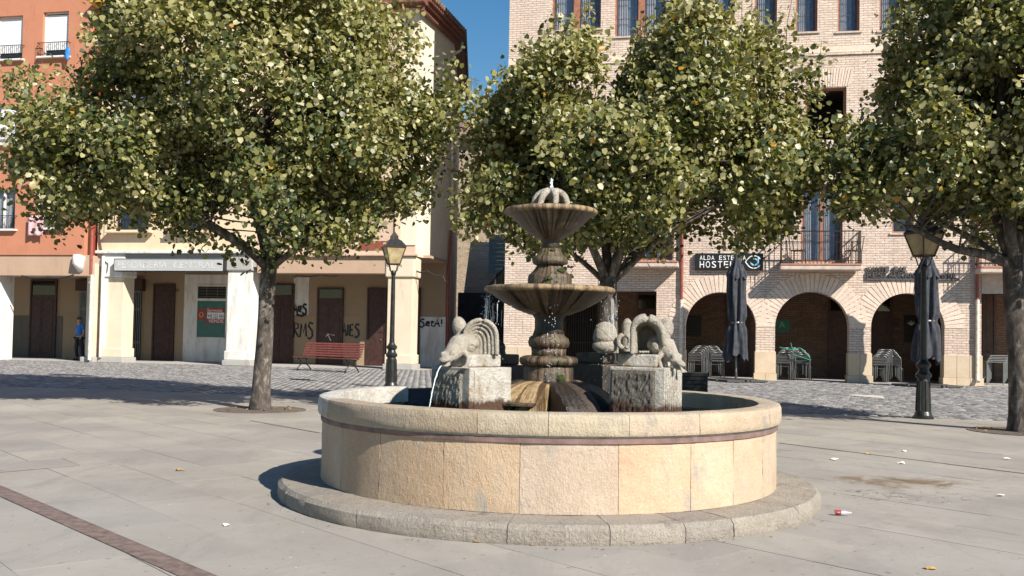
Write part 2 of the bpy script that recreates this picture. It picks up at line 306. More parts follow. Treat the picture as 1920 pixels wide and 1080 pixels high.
# ------------------------------------------------------------------ mesh helpers
class MB:
    def __init__(s): s.v = []; s.f = []
    def add(s, vs, fs):
        b = len(s.v); s.v += [tuple(v) for v in vs]; s.f += [tuple(i+b for i in f) for f in fs]; return s
    def box(s, x0, x1, y0, y1, z0, z1):
        return s.add([(x, y, z) for z in (z0, z1) for x, y in ((x0, y0), (x1, y0), (x1, y1), (x0, y1))],
                     [(3, 2, 1, 0), (4, 5, 6, 7), (0, 1, 5, 4), (1, 2, 6, 5), (2, 3, 7, 6), (3, 0, 4, 7)])
    def obox(s, c, hx, hy, hz, R):
        vs = [Vector(c) + R @ Vector((sx*hx, sy*hy, sz*hz)) for sz in (-1, 1) for sx, sy in ((-1, -1), (1, -1), (1, 1), (-1, 1))]
        return s.add(vs, [(3, 2, 1, 0), (4, 5, 6, 7), (0, 1, 5, 4), (1, 2, 6, 5), (2, 3, 7, 6), (3, 0, 4, 7)])
    def prism(s, poly, z0, z1):
        n = len(poly); vs = [(x, y, z0) for x, y in poly] + [(x, y, z1) for x, y in poly]
        return s.add(vs, [tuple(range(n-1, -1, -1)), tuple(range(n, 2*n))] + [(i, (i+1) % n, n+(i+1) % n, n+i) for i in range(n)])
    def yprism(s, poly, y0, y1):            # outline in x,z pushed along y
        n = len(poly); vs = [(x, y0, z) for x, z in poly] + [(x, y1, z) for x, z in poly]
        return s.add(vs, [tuple(range(n)), tuple(range(2*n-1, n-1, -1))] + [(i, n+i, n+(i+1) % n, (i+1) % n) for i in range(n)])
    def tube(s, pts, r, n=8, cap=True, flat=None):
        pts = [Vector(p) for p in pts]; rs = r if isinstance(r, (list, tuple)) else [r]*len(pts)
        up = None; rings = []
        for i, p in enumerate(pts):
            d = (pts[min(i+1, len(pts)-1)]-pts[max(i-1, 0)])
            if d.length < 1e-9: d = Vector((0, 0, 1))
            d.normalize()
            if up is None: up = Vector((1, 0, 0)) if abs(d.x) < .9 else Vector((0, 1, 0))
            u = d.cross(up); u.normalize(); vv = d.cross(u); up = -vv if False else up
            ring = []
            for k in range(n):
                a = 2*PI*k/n; q = u*math.cos(a)*rs[i]+vv*math.sin(a)*rs[i]
                if flat is not None: q.y *= flat
                ring.append(p+q)
            rings.append(ring)
        vs = [q for rg in rings for q in rg]; fs = []
        for i in range(len(pts)-1):
            for k in range(n): fs.append((i*n+k, i*n+(k+1) % n, (i+1)*n+(k+1) % n, (i+1)*n+k))
        if cap: fs += [tuple(range(n-1, -1, -1)), tuple((len(pts)-1)*n+k for k in range(n))]
        return s.add(vs, fs)
    def lathe(s, prof, n=32, c=(0, 0, 0), nz=0.0, lobes=None):
        vs = []
        for r, z in prof:
            for k in range(n):
                a = 2*PI*k/n; rr = r
                if lobes: rr = r*(1+lobes[0]*math.cos(lobes[1]*a))
                p = Vector((c[0]+rr*math.cos(a), c[1]+rr*math.sin(a), c[2]+z))
                if nz: p += noise.noise_vector(p*11)*nz+noise.noise_vector(p*35)*nz*.4
                vs.append(p)
        fs = [(i*n+k, i*n+(k+1) % n, (i+1)*n+(k+1) % n, (i+1)*n+k) for i in range(len(prof)-1) for k in range(n)]
        return s.add(vs, fs)
    def ell(s, c, r, R=None, n=16, m=10):
        vs = []; R = R or Matrix.Identity(3)
        for i in range(m+1):
            th = PI*i/m
            for k in range(n):
                a = 2*PI*k/n
                vs.append(Vector(c) + R @ Vector((r[0]*math.sin(th)*math.cos(a), r[1]*math.sin(th)*math.sin(a), -r[2]*math.cos(th))))
        fs = [(i*n+k, i*n+(k+1) % n, (i+1)*n+(k+1) % n, (i+1)*n+k) for i in range(m) for k in range(n)]
        return s.add(vs, fs)
    def mesh(s, name='mesh', smooth=False):
        me = bpy.data.meshes.new(name); me.from_pydata(s.v, [], s.f); me.validate(); me.update()
        if smooth: me.shade_smooth()
        return me
    def build(s, name, mat, parent=None, smooth=False, bevel=0, seg=2, flip=False, remesh=0, auto=False, **tags):
        me = s.mesh(name, smooth or remesh > 0); me.materials.append(M[mat] if isinstance(mat, str) else mat)
        o = link(name, me, parent, **tags)
        if not remesh:
            bm = bmesh.new(); bm.from_mesh(me)
            bmesh.ops.remove_doubles(bm, verts=bm.verts, dist=1e-5)
            if len(bm.faces) < 60000: bmesh.ops.recalc_face_normals(bm, faces=bm.faces)
            bm.to_mesh(me); bm.free()
            if smooth: me.shade_smooth()
        if auto: me.shade_smooth(); me.set_sharp_from_angle(angle=math.radians(38))
        if remesh:
            md = o.modifiers.new('remesh', 'REMESH'); md.mode = 'VOXEL'; md.voxel_size = remesh; md.use_smooth_shade = True
            sm = o.modifiers.new('smooth', 'SMOOTH'); sm.factor = .5; sm.iterations = 3
        if bevel:
            md = o.modifiers.new('bevel', 'BEVEL'); md.width = bevel; md.segments = seg; md.limit_method = 'ANGLE'
        return o
def link(name, me, parent=None, loc=None, rotz=None, **tags):
    o = bpy.data.objects.new(name, me); COL.objects.link(o)
    if parent is not None: o.parent = parent
    if loc is not None: o.location = loc
    if rotz is not None: o.rotation_euler = (0, 0, rotz)
    for k, v in tags.items():
        if v: o[k] = v
    return o
def thing(name, label, category, loc=(0, 0, 0), rotz=0, group=None):
    return link(name, None, None, loc, rotz, label=label, category=category, group=group)
def copy_tree(o, parent=None):
    c = o.copy(); COL.objects.link(c); c.parent = parent
    for ch in [x for x in o.children]: copy_tree(ch, c)
    return c
def panel(outer, holes, y0, y1):            # a wall slab in x,z with real openings and reveals
    mb = MB(); loops = [outer]+holes
    tri = tessellate_polygon([[Vector((x, z, 0)) for x, z in lp] for lp in loops])
    flat = [p for lp in loops for p in lp]; n = len(flat)
    vs = [(x, y0, z) for x, z in flat]+[(x, y1, z) for x, z in flat]
    fs = []
    for t in tri: fs.append(tuple(t)); fs.append(tuple(i+n for i in reversed(t)))
    b = 0
    for lp in loops:
        m = len(lp)
        for i in range(m): fs.append((b+i, b+(i+1) % m, n+b+(i+1) % m, n+b+i))
        b += m
    mb.add(vs, fs); return mb
def rect(x0, x1, z0, z1): return [(x0, z0), (x1, z0), (x1, z1), (x0, z1)]
def archhole(x0, x1, z0, ztop, n=20):
    r = (x1-x0)/2; cx = (x0+x1)/2; zs = ztop-r
    return [(x0, z0), (x1, z0)]+[(cx+r*math.cos(PI*i/n), zs+r*math.sin(PI*i/n)) for i in range(n+1)]
def text(s, x0, x1, z0, z1, y, mat, parent, depth=.01, name='letter', keep=True):
    cu = bpy.data.curves.new('t', 'FONT'); cu.body = s; cu.extrude = depth; cu.resolution_u = 3
    to = bpy.data.objects.new('t', cu); COL.objects.link(to); bpy.context.view_layer.update()
    me = bpy.data.meshes.new_from_object(to.evaluated_get(bpy.context.evaluated_depsgraph_get()))
    bpy.data.objects.remove(to); co = np.empty(len(me.vertices)*3); me.vertices.foreach_get('co', co); co = co.reshape(-1, 3)
    mn, mx = co.min(0), co.max(0); q = np.empty_like(co)
    q[:, 0] = x0+(co[:, 0]-mn[0])/(mx[0]-mn[0])*(x1-x0); q[:, 2] = z0+(co[:, 1]-mn[1])/(mx[1]-mn[1])*(z1-z0); q[:, 1] = y-(co[:, 2]-mn[2])
    me.vertices.foreach_set('co', q.ravel()); me.update(); me.materials.clear(); me.materials.append(M[mat])
    return link(name, me, parent)
def jit(p, s): return Vector(p)+noise.noise_vector(Vector(p)*9)*s

# ================================================================== GROUND
sheet = MB(); sheet.add([(-300, -60, -.034), (300, -60, -.034), (300, 500, -.034), (-300, 500, -.034)], [(0, 1, 2, 3)])
gr = sheet.build('ground', 'joint', kind='structure')
EA, EB = 18.1, -.24
edge = lambda x: EA+EB*x
pav = MB(); xs = (-16, 16)
pav.add([(-30, -3, -.010), (30, -3, -.010), (30, edge(30), -.010), (-30, edge(-30), -.010)], [(0, 1, 2, 3)])
pavement = pav.build('pavement', 'joint', kind='structure')
road = MB(); road.add([(-40, edge(-40), -.012), (40, edge(40), -.012), (40, 60, -.012), (-40, 60, -.012)], [(0, 1, 2, 3)])
cobbled = road.build('cobbled_road', 'cobble_joint', kind='structure')
def clip(poly, f):                          # keep where f(x,y) >= 0
    out = []
    for i in range(len(poly)):
        a, b = poly[i], poly[(i+1) % len(poly)]; fa, fb = f(*a), f(*b)
        if fa >= 0: out.append(a)
        if (fa >= 0) != (fb >= 0):
            t = fa/(fa-fb); out.append((a[0]+(b[0]-a[0])*t, a[1]+(b[1]-a[1])*t))
    return out
ga = math.radians(-49); gx = Vector((math.cos(ga), math.sin(ga))); gy = Vector((-gx.y, gx.x))
SW, SD, JT = 1.2, .6, .0018
full = []
drain = [G(-60, 895), G(400, 1094)]          # iron grating line, lower left
for i in range(-40, 40):
    for j in range(-60, 60):
        ox = (j % 3)*SW/3
        c = gx*(i*SW+ox)+gy*(j*SD)+Vector((0, 8))
        if c.y < 3.2 or abs(c.x) > .66*c.y+1.2 or c.y > edge(c.x)+.8: continue
        full.append((c.y*1.0+abs(c.x)*.3, c))
full.sort(key=lambda t: t[0])
me_full = None; rest = MB()
for k, (_, c) in enumerate(full):
    pl = [tuple(c+gx*sx*(SW/2-JT)+gy*sy*(SD/2-JT)) for sx, sy in ((-1, -1), (1, -1), (1, 1), (-1, 1))]
    cp = clip(pl, lambda x, y: edge(x)-.02-y)
    if len(cp) < 3: continue
    dz = random.uniform(-.0012, .0012)
    if k < 298:
        if cp == pl:
            if me_full is None:
                mb = MB(); mb.box(-SW/2+JT, SW/2-JT, -SD/2+JT, SD/2-JT, -.03, 0); me_full = mb.mesh('paving_slab'); me_full.materials.append(M['paver'])
                pass
            link('paving_slab', me_full, pavement, (c.x, c.y, dz), ga)
        else: MB().prism(cp, -.03, dz).build('paving_slab', 'paver', pavement)
    else: rest.prism(cp, -.03, dz)
rest.build('far_paving', 'paver', pavement, kind='stuff')
# cobbles
ca = math.radians(-38); cx_ = np.array([math.cos(ca), math.sin(ca)]); cy_ = np.array([-cx_[1], cx_[0]])
LW, LD = .235, .125
ii, jj = np.meshgrid(np.arange(-260, 260), np.arange(-400, 400)); ii = ii.ravel(); jj = jj.ravel()
cc = (ii+(jj % 2)*.5)[:, None]*LW*cx_+jj[:, None]*LD*cy_+np.array([0, 28.0])
X, Y = cc[:, 0], cc[:, 1]
keep = (Y > edge(X)+.12) & (np.abs(X) < .62*Y+1.5) & (Y < np.where(X > -1.0, 32.6-.2*X, 35.6-.2*X)) & (Y < 44)
cc = cc[keep]; X, Y = cc[:, 0], cc[:, 1]
order = np.argsort(Y+np.where(np.abs(X/Y) < .54, 0, 100)); cc = cc[order]
front = cc[:299]; restc = cc[299:]
def setts(c):
    n = len(c); hw = (LW/2-.008)*(1-rng.random((n, 4))*.06); hd = (LD/2-.008)*(1-rng.random((n, 4))*.08)
    sx = np.array([-1, 1, 1, -1]); sy = np.array([-1, -1, 1, 1]); z = rng.random(n)*.009-.004; V = np.zeros((n, 8, 3))
    for k, (ins, zz) in enumerate(((0, -.03), (.014, None))):
        u = sx*(hw-ins); v = sy*(hd-ins)
        V[:, 4*k:4*k+4, 0] = c[:, :1]+u*cx_[0]+v*cy_[0]; V[:, 4*k:4*k+4, 1] = c[:, 1:]+u*cx_[1]+v*cy_[1]
        V[:, 4*k:4*k+4, 2] = (z[:, None]+(rng.random((n, 4))-.5)*.006) if zz is None else zz
    F = np.array([[4, 5, 6, 7], [0, 1, 5, 4], [1, 2, 6, 5], [2, 3, 7, 6], [3, 0, 4, 7]])
    return V.reshape(-1, 3), (F[None]+(np.arange(n)*8)[:, None, None]).reshape(-1, 4)
def fast_mesh(name, V, F, mat, tint=None):
    me = bpy.data.meshes.new(name); nf, k = F.shape
    me.vertices.add(len(V)); me.vertices.foreach_set('co', V.astype(np.float32).ravel())
    me.loops.add(nf*k); me.loops.foreach_set('vertex_index', F.astype(np.int32).ravel())
    me.polygons.add(nf); me.polygons.foreach_set('loop_start', (np.arange(nf)*k).astype(np.int32))
    me.update(calc_edges=True)
    if tint is not None:
        at_ = me.attributes.new('tint', 'FLOAT', 'FACE'); at_.data.foreach_set('value', tint.astype(np.float32))
    me.materials.append(mat); return me
V, F = setts(restc); link('far_cobbles', fast_mesh('far_cobbles', V, F, M['cobble'], np.repeat(rng.random(len(restc)), 5)), cobbled, kind='stuff')
V, F = setts(np.zeros((1, 2))); ms = []
for k in range(4):
    V, F = setts(np.zeros((1, 2))); ms.append(fast_mesh('cobble', V, F, M['cobble'], np.full(5, .2+.2*k)))
for c in front: link('cobble', random.choice(ms), cobbled, (c[0], c[1], random.uniform(-.003, .003)))
# arcade floors, one step of 4 mm above the ground
# drain grating
d0, d1 = drain; dv = (d1-d0); dl = dv.length; da = math.atan2(dv.y, dv.x)
t = thing('drain_grating', 'long rusty slotted iron drain grating crossing the paving at lower left', 'drain', (d0.x, d0.y, 0), da)
MB().box(0, dl, -.075, .075, -.02, .002).build('channel', 'dark', t)
for sgn in (-1, 1): MB().box(0, dl, sgn*.075-.008*(sgn > 0), sgn*.075+.008*(sgn < 0), .002, .006).build('edge_rail', 'rust_iron', t)
bars = MB(); x = 0
while x < dl-.03: bars.box(x, x+.016, -.067, .067, .002, .0055); x += .024
bars.build('slots', 'rust_iron', t, kind='stuff')
# thin expansion joints (metal strips) in the paving
for a, b, lab in ((G(1462, 831), G(1990, 897), 'dark metal expansion strip running right from the basin across the paving'),
                  (G(470, 789), G(600, 812), 'thin dark joint strip between the left tree pit and the basin')):
    dv = b-a; t = MB(); t.box(0, dv.length, -.017, .017, .001, .004)
    o = t.build('joint_strip', 'rust_iron'); o.location = (a.x, a.y, 0); o.rotation_euler = (0, 0, math.atan2(dv.y, dv.x)); o['label'] = lab; o['category'] = 'joint strip'
# inspection cover
c0, c1, c2 = G(-30, 872), G(118, 860), G(150, 873); c3 = c0+(c2-c1)
t = thing('inspection_cover', 'rectangular paved inspection cover flush in the paving at far left', 'manhole cover')
cx0 = (c0+c1+c2+c3)/4; t.location = (cx0.x, cx0.y, 0)
P4 = [((p-cx0).x, (p-cx0).y) for p in (c0, c1, c2, c3)]
MB().prism([(x*1.0, y*1.0) for x, y in P4], .001, .0035).build('frame', 'rust_iron', t)
MB().prism([(x*.975, y*.94) for x, y in P4], .0036, .006).build('infill', 'paver', t)

# ================================================================== FOUNTAIN
FC = Vector((.31, 7.97, 0)); R_ST, R_W, R_C = 2.16, 1.827, 1.862
Z_ST, Z_CB, Z_CT = .125, .625, .772
fnt = thing('fountain', 'round golden stone fountain with two tiered bowls and carved frogs on pedestals', 'fountain', FC)
def ang_near(px, R):                         # angle on the near side where a joint shows at column px
    best = None
    for k in range(-900, 0):
        a = k*PI/900
        p = FC+Vector((R*math.cos(a), R*math.sin(a), .4)); q = CM.transposed() @ (p-Vector((0, 0, HC)))
        x = PRX+FPX*q.x/-q.z
        n = (p-FC); n.z = 0
        if n.dot(Vector((0, 0, 0))-p) < 0: continue
        if best is None or abs(x-px) < best[0]: best = (abs(x-px), a)
    return best[1]
def arc_block(prof, a0, a1, jt, nz, seed, nseg=None, Rj=1.8):
    sharp = True; a0 += jt/Rj; a1 -= jt/Rj; n = nseg or max(6, int((a1-a0)/.045)); mb = MB(); m = len(prof); vs = []
    for i in range(n+1):
        a = a0+(a1-a0)*i/n
        for r, z in prof:
            p = Vector((r*math.cos(a), r*math.sin(a), z)); q = p+Vector((seed*3.1, seed, 0))
            k = nz*(noise.noise(q*7)+.6*noise.noise(q*19)+.4*noise.noise(q*45))
            e = min(i, n-i); k -= (.0015 if e == 0 else 0)
            vs.append(Vector(((r+k)*math.cos(a), (r+k)*math.sin(a), z+.5*k*(1 if z > .02 else 0))))
    fs = [(i*m+k, (i+1)*m+k, (i+1)*m+(k+1) % m, i*m+(k+1) % m) for i in range(n) for k in range(m)]
    fs += [tuple(range(m)), tuple(n*m+k for k in range(m-1, -1, -1))]
    mb.add(vs, fs); return mb
def dense(prof, step=.05):
    out = []
    for i in range(len(prof)):
        a, b = prof[i], prof[(i+1) % len(prof)]; d = math.dist(a, b); n = max(1, int(d/step))
        for k in range(n): out.append((a[0]+(b[0]-a[0])*k/n, a[1]+(b[1]-a[1])*k/n))
    return out
def ring_angles(pxs, R, extra):
    A = [ang_near(p, R) for p in pxs]; A.sort(); gap = A[0]+2*PI-A[-1]; n = extra
    return A+[A[-1]+gap*k/n for k in range(1, n)]+[A[0]+2*PI]
stp = dense([(R_W-.05, 0.0), (R_ST-.005, 0), (R_ST, .02), (R_ST-.005, Z_ST-.035), (R_ST-.035, Z_ST-.004), (R_W-.05, Z_ST)], .035)
srng = MB().lathe([(R_W-.05, 0), (R_ST-.03, 0), (R_ST-.03, Z_ST-.02), (R_W-.05, Z_ST-.02)], 96).build('step_ring', 'mortar', fnt)
A = ring_angles([536, 552+20, 661+8, 952, 1147, 1288, 1379, 1500], R_ST, 6)
for k in range(len(A)-1): arc_block(stp, A[k], A[k+1], .003, .006, k+1, Rj=R_ST).build('step_stone', 'step', srng, auto=True)
wrng = MB().lathe([(R_W-.10, Z_ST-.01), (R_W-.012, Z_ST-.01), (R_W-.012, Z_CB-.05), (R_W-.10, Z_CB-.05), (R_W-.10, Z_ST-.01)], 96).build('basin_wall', 'mortar', fnt)
wp = dense([(R_W-.06, Z_ST+.002), (R_W+.004, Z_ST+.002), (R_W, Z_CB-.05), (R_W-.06, Z_CB-.05)], .035)
A = ring_angles([640, 712, 832, 975, 1159, 1295, 1375, 1430], R_W, 6)
for k in range(len(A)-1): 
    o = arc_block(wp, A[k], A[k+1], .0018, .0038, k+11, Rj=R_W).build('wall_stone', 'basin', wrng, auto=True)
    o.color = {0: (.9, .86, .82, 1), 1: (1.02, .97, .90, 1), 2: (1, .95, .88, 1), 3: (.97, 1.0, 1.08, 1), 4: (1.12, 1.03, .98, 1), 5: (1.12, 1.08, 1.06, 1), 6: (1.07, 1.02, 1.0, 1)}.get(k, (1, 1, 1, 1))  # stone tones plus painted light: left dimmed, sunlit right brightened
inner = MB().lathe([(R_W-.102, Z_ST), (R_W-.102, Z_CB)], 96).build('basin_lining', 'wet_dark', fnt, smooth=True)
MB().lathe([(R_W-.08, Z_CB-.048), (R_W+.012, Z_CB-.048), (R_W+.014, Z_CB-.016), (R_W-.02, Z_CB-.016), (R_W-.02, Z_CB+.01), (R_W-.08, Z_CB+.01)], 120).build('brick_band', 'band', fnt)
crng = MB().lathe([(1.72, Z_CB-.02), (R_C-.03, Z_CB-.02), (R_C-.03, Z_CB+.006), (1.72, Z_CB+.006), (1.72, Z_CB-.02)], 96).build('cap_core', 'mortar', fnt)
cpp = dense([(1.688, Z_CB+.003), (R_C-.005, Z_CB+.003), (R_C+.002, Z_CB+.02), (R_C, Z_CT-.032), (R_C-.010, Z_CT-.010), (R_C-.034, Z_CT-.001), (1.71, Z_CT-.001), (1.692, Z_CT-.006), (1.688, Z_CT-.03)], .03)
near = sorted(ang_near(p, R_C) for p in [612, 758, 893, 1027, 1180, 1312, 1443])
D_ = PI/180; far = [near[-1]+(112*D_-near[-1])*k/4 for k in range(1, 5)]
A = near+far
for k in range(len(A)-1):
    o = arc_block(cpp, A[k], A[k+1], .0018, .0045, k+31, Rj=R_C).build('cap_stone', 'cap', crng, auto=True)
    o.color = {0: (.92, .88, .84, 1), 1: (.93, .9, .84, 1), 2: (1, 1.02, .98, 1), 3: (1.04, 1.06, 1.02, 1), 4: (1.14, 1.1, 1.06, 1), 5: (1.08, 1.02, .96, 1)}.get(k, (1.05, 1.03, 1, 1))
arc_block(cpp, 139*D_, near[0]+2*PI, .002, .009, 77, Rj=R_C).build('cap_stone', 'cap_white', crng, auto=True, label='lime-whitened cap stone with a broken rounded end')
arc_block([(1.70, .45), (1.80, .45), (1.80, .745), (1.70, .745)], 112*D_, 139*D_, .002, .004, 78, Rj=R_C).build('dark_infill', 'gap_shade', crng, auto=True)
pw = MB(); n = 64; pw.add([(0, 0, .60)]+[(1.72*math.cos(2*PI*k/n), 1.72*math.sin(2*PI*k/n), .60) for k in range(n)], [(0, k+1, (k+1) % n+1) for k in range(n)])
pw.build('pool_water', 'pool', fnt)
# ---- central column (heights from the picture at the axis)
SCL = FPX/FC.y
zc = lambda py: HC+(633.4-py)/SCL
def prof(pts): return [(hw/SCL, zc(py)) for hw, py in pts]
MB().lathe([(0, .3)]+prof([(47, 800), (47, 690), (45, 686), (44, 684)])+[(0, zc(684))], 40, nz=.006).build('column_plinth', 'wet', fnt, smooth=True)
MB().lathe([(0, zc(685))]+prof([(44, 685), (52, 683), (55, 677), (54, 671), (48, 668), (40, 667)])+[(0, zc(667))], 40, nz=.007).build('lower_torus', 'wet', fnt, smooth=True)
MB().lathe([(0, zc(668))]+prof([(33, 668), (32, 660), (33, 653)])+[(0, zc(653))], 36, nz=.006).build('column_drum', 'wet', fnt, smooth=True)
MB().lathe([(0, zc(654))]+prof([(30, 654), (37, 650), (39, 642), (37, 634), (31, 629), (29, 624)])+[(0, zc(624))], 36, nz=.007).build('upper_torus', 'wet', fnt, smooth=True)
MB().lathe([(0, zc(626))]+prof([(30, 626), (26, 615), (25, 605), (27, 597), (31, 592), (31, 586)])+[(0, zc(586))], 36, nz=.003).build('lower_shaft', 'wet_dark', fnt, smooth=True)
lb = MB().lathe([(0, zc(592))]+prof([(20, 592), (38, 590), (62, 581), (85, 569), (103, 557), (112, 550), (116, 547)])+prof([(112, 546), (60, 552), (0.5, 556)]), 72).build('lower_bowl', 'bowl', fnt, smooth=True)
MB().lathe(prof([(112, 549.5), (119, 549.5), (122, 547), (123, 543), (121, 539.5), (116, 538), (110, 539.5), (108, 546)]), 96, nz=.0035).build('bowl_rim', 'bowl_rim', lb, smooth=True)
MB().add([(0, 0, zc(543))]+[(.48*math.cos(2*PI*k/32), .48*math.sin(2*PI*k/32), zc(543)) for k in range(32)], [(0, k+1, (k+1) % 32+1) for k in range(32)]).build('bowl_water', 'pool', lb)
MB().lathe([(0, zc(543))]+prof([(42, 543), (41, 520), (40, 516), (33, 510), (27, 502), (24, 497)])+[(0, zc(497))], 8, nz=.004).build('stem_base', 'wet', fnt)
MB().lathe([(0, zc(498))]+prof([(24, 498), (32, 495), (34, 489), (32, 482), (26, 479), (22, 473), (19, 466)])+[(0, zc(466))], 32, nz=.005).build('stem_torus', 'wet', fnt, smooth=True)
MB().lathe([(0, zc(467))]+prof([(18, 467), (16, 456), (18, 449), (20, 445)])+[(0, zc(445))], 28, nz=.002).build('upper_shaft', 'wet_dark', fnt, smooth=True)
ub = MB().lathe([(0, zc(449))]+prof([(14, 449), (24, 447), (40, 438), (56, 425), (70, 411), (79, 402), (83, 399)])+prof([(78, 398), (40, 404), (0.5, 408)]), 64).build('upper_bowl', 'bowl', fnt, smooth=True)
MB().lathe(prof([(79, 402), (85, 402), (87.5, 399), (87.5, 394.5), (85, 392), (80, 391.5), (76, 394), (76, 400)]), 80, nz=.0035).build('bowl_rim', 'bowl_rim', ub, smooth=True)
for (hx, py, r) in ((10, 470, .028), (30, 510, .035), (-5, 524, .03), (20, 708, .05)):
    a = -PI/2+hx/46; rr = {470: 22, 473: 24, 510: 32, 523: 39, 524: 39, 700: 46, 708: 47}[py]/SCL
    p = (rr*math.cos(a), rr*math.sin(a), zc(py)); m_ = MB(); m_.ell(p, (r, r*.45, r*.75), n=14, m=8)
    m_.v = [tuple(Vector(v)+noise.noise_vector(Vector(v)*40)*.02) for v in m_.v]; m_.build('moss_tuft', 'moss', fnt, smooth=True)
# finial: folded cloth-like stone with openings
fin = MB(); zt = zc(357); zb = zc(393)
for k in range(7):
    a = 2*PI*k/7-1.45; pts = []; wd = []
    for i in range(9):
        u = i/8; r = .035+.115*math.sin(u*PI/2)**1.2; pts.append((r*math.cos(a+.15*math.sin(u*3)), r*math.sin(a+.15*math.sin(u*3)), zt-.01-(zt-zb)*(u**2.3))); wd.append(.038-.014*u)
    fin.tube(pts, wd, 8)
fin.ell((0, 0, zt-.03), (.07, .07, .045))
fin.build('finial', 'white_stone', fnt, remesh=.008)
jet = MB()
for k in range(60):
    a = random.random()*2*PI; r = random.random()*.012; z = zt+random.random()**1.3*.10
    jet.ell((r*math.cos(a), r*math.sin(a), z), (.004, .004, .009), n=5, m=4)
jet.tube([(0, 0, zt), (.002, 0, zt+.05), (-.002, 0, zt+.11)], [.012, .009, .003], 7)
jet.build('water_jet', 'spray', fnt, kind='stuff')
dr = MB()
for k in range(330):                        # drops spilling from the left of the lower bowl
    a = PI+random.gauss(-.1, .35); r = (121/SCL)+random.gauss(0, .02); z = random.uniform(.62, zc(552)); s = random.uniform(.0015, .0034)
    dr.ell((r*math.cos(a), r*math.sin(a), z), (s, s, s*1.8), n=5, m=4)
for k in range(60):
    a = -PI/2+random.gauss(0, .08); dr.ell((.24*math.cos(a)+random.gauss(0, .015), .35*math.sin(a), random.uniform(.85, zc(545))), (.002, .002, .005), n=5, m=4)
for k in range(90):
    a = random.uniform(-.5, .5); dr.ell((.5*math.cos(a)+random.gauss(0, .05), .5*math.sin(a), random.uniform(.7, zc(552))), (.0018, .0018, .004), n=5, m=4)
for k in range(46):
    a = PI+random.gauss(-.15, .42) if k < 34 else random.uniform(-.4, .3); r = (120/SCL)+random.gauss(0, .006); z = random.uniform(zc(600), zc(556)); L_ = random.uniform(.05, .22)
    dr.tube([(r*math.cos(a), r*math.sin(a), z), (r*math.cos(a)+random.gauss(0, .003), r*math.sin(a), z-L_)], [.0016, .0008], 4)
dr.build('falling_drops', 'spray', fnt, kind='stuff')
# ---- curved chutes at the foot of the column
def chute(az, mat, w_=.30, l0=.18, l1=.72, z0=.90, z1=.60, name='water_chute'):
    mb = MB(); n = 14; top = []
    for i in range(n+1):
        u = i/n; r = l0+(l1-l0)*u; z = z0-(z0-z1)*(u**2.2); top.append((r, z))
    d = Vector((math.cos(az), math.sin(az), 0)); s_ = Vector((-d.y, d.x, 0)); vs = []
    for r, z in top:
        for sgn in (-1, 1):
            for zz in (z, .4): vs.append(jit(d*r+s_*sgn*w_/2+Vector((0, 0, zz)), .012))
    fs = [(0, 1, 3, 2), (4*n, 4*n+2, 4*n+3, 4*n+1)]
    for i in range(n):
        b = i*4; fs += [(b, b+2, b+6, b+4), (b+1, b+5, b+7, b+3), (b, b+4, b+5, b+1), (b+2, b+3, b+7, b+6)]
    mb.add(vs, fs); o = mb.build(name, mat, fnt, bevel=.012); return o, d, s_
c1_, d, s_ = chute(-PI/2-.42, 'ochre'); chute(-PI/2+.42, 'wet_dark'); chute(-PI/2+1.15, 'wet_dark', z0=.89); chute(-PI/2-1.3, 'wet'); chute(PI/2-.6, 'wet'); chute(PI/2+.6, 'wet')
lip = MB(); lip.obox(tuple(d*.60+Vector((0, 0, .735))), .10, .14, .012, Matrix.Rotation(-PI/2-.42, 3, 'Z')); lip.build('chute_lip', 'wet', fnt, bevel=.006)
# ---- pedestals
def pedestal(px, depth, rot, wet, side=.45, top_py=688, rough_face=True, flutes=False, rcol=(1, 1, 1, 1)):
    c = at(px, 700, depth)-FC; hz = (at(px, top_py, depth-.15)).z
    rt = Matrix.Rotation(rot, 4, 'Z'); lx = Vector((c.x, c.y, 0))
    m_ = 'wet_dark' if wet else 'ped'
    mb = MB(); h = side/2; mb.box(-h, h, -h, h, .4, hz-.002); o = mb.build('pedestal', m_, fnt, bevel=.008); o.location = lx; o.rotation_euler = (0, 0, rot)
    if rough_face:                           # hammered panels on two faces, framed by a plain strip
        for k in (0,):
            f = MB(); n = 22
            vs = [(-h+.012+(side-.085)*i/n, -h-.004+(-.010-.012*random.random() if 0 < i < n and 0 < j < n else 0), .42+(hz-.025-.42)*j/n) for j in range(n+1) for i in range(n+1)]
            f.add(vs, [(j*(n+1)+i, j*(n+1)+i+1, (j+1)*(n+1)+i+1, (j+1)*(n+1)+i) for j in range(n) for i in range(n)])
            q = f.build('rough_panel', 'ped_rough', o); q.color = rcol
        s1 = MB()
        if flutes:
            for k in range(5): s1.box(h+.001, h+.007, -h+.02+k*.05, -h+.035+k*.05, .42, hz-.03)
            s1.build('fluting', m_, o, bevel=.002)
        else: MB().box(h+.001, h+.006, -h+.045, h-.02, .42, hz-.02).build('side_panel', m_, o, bevel=.003)
    MB().box(-h*.80, h*.62, -h*.80, h*.85, hz, hz+.095).build('plinth_block', m_, o, bevel=.012)
    return o, hz+.095
# frames: local +x = direction the frog looks
pL, zL = pedestal(884, 7.45, -PI/4, False, .44, rcol=(2.0, 2.05, 2.1, 1))
pR, zR = pedestal(1212, 7.45, -math.radians(27), False, .44, flutes=True)
pB, zB = pedestal(1130, 8.75, math.radians(40), True, .42, 682, False)
pD, zD = pedestal(925, 8.75, math.radians(140), True, .42, 684, False)
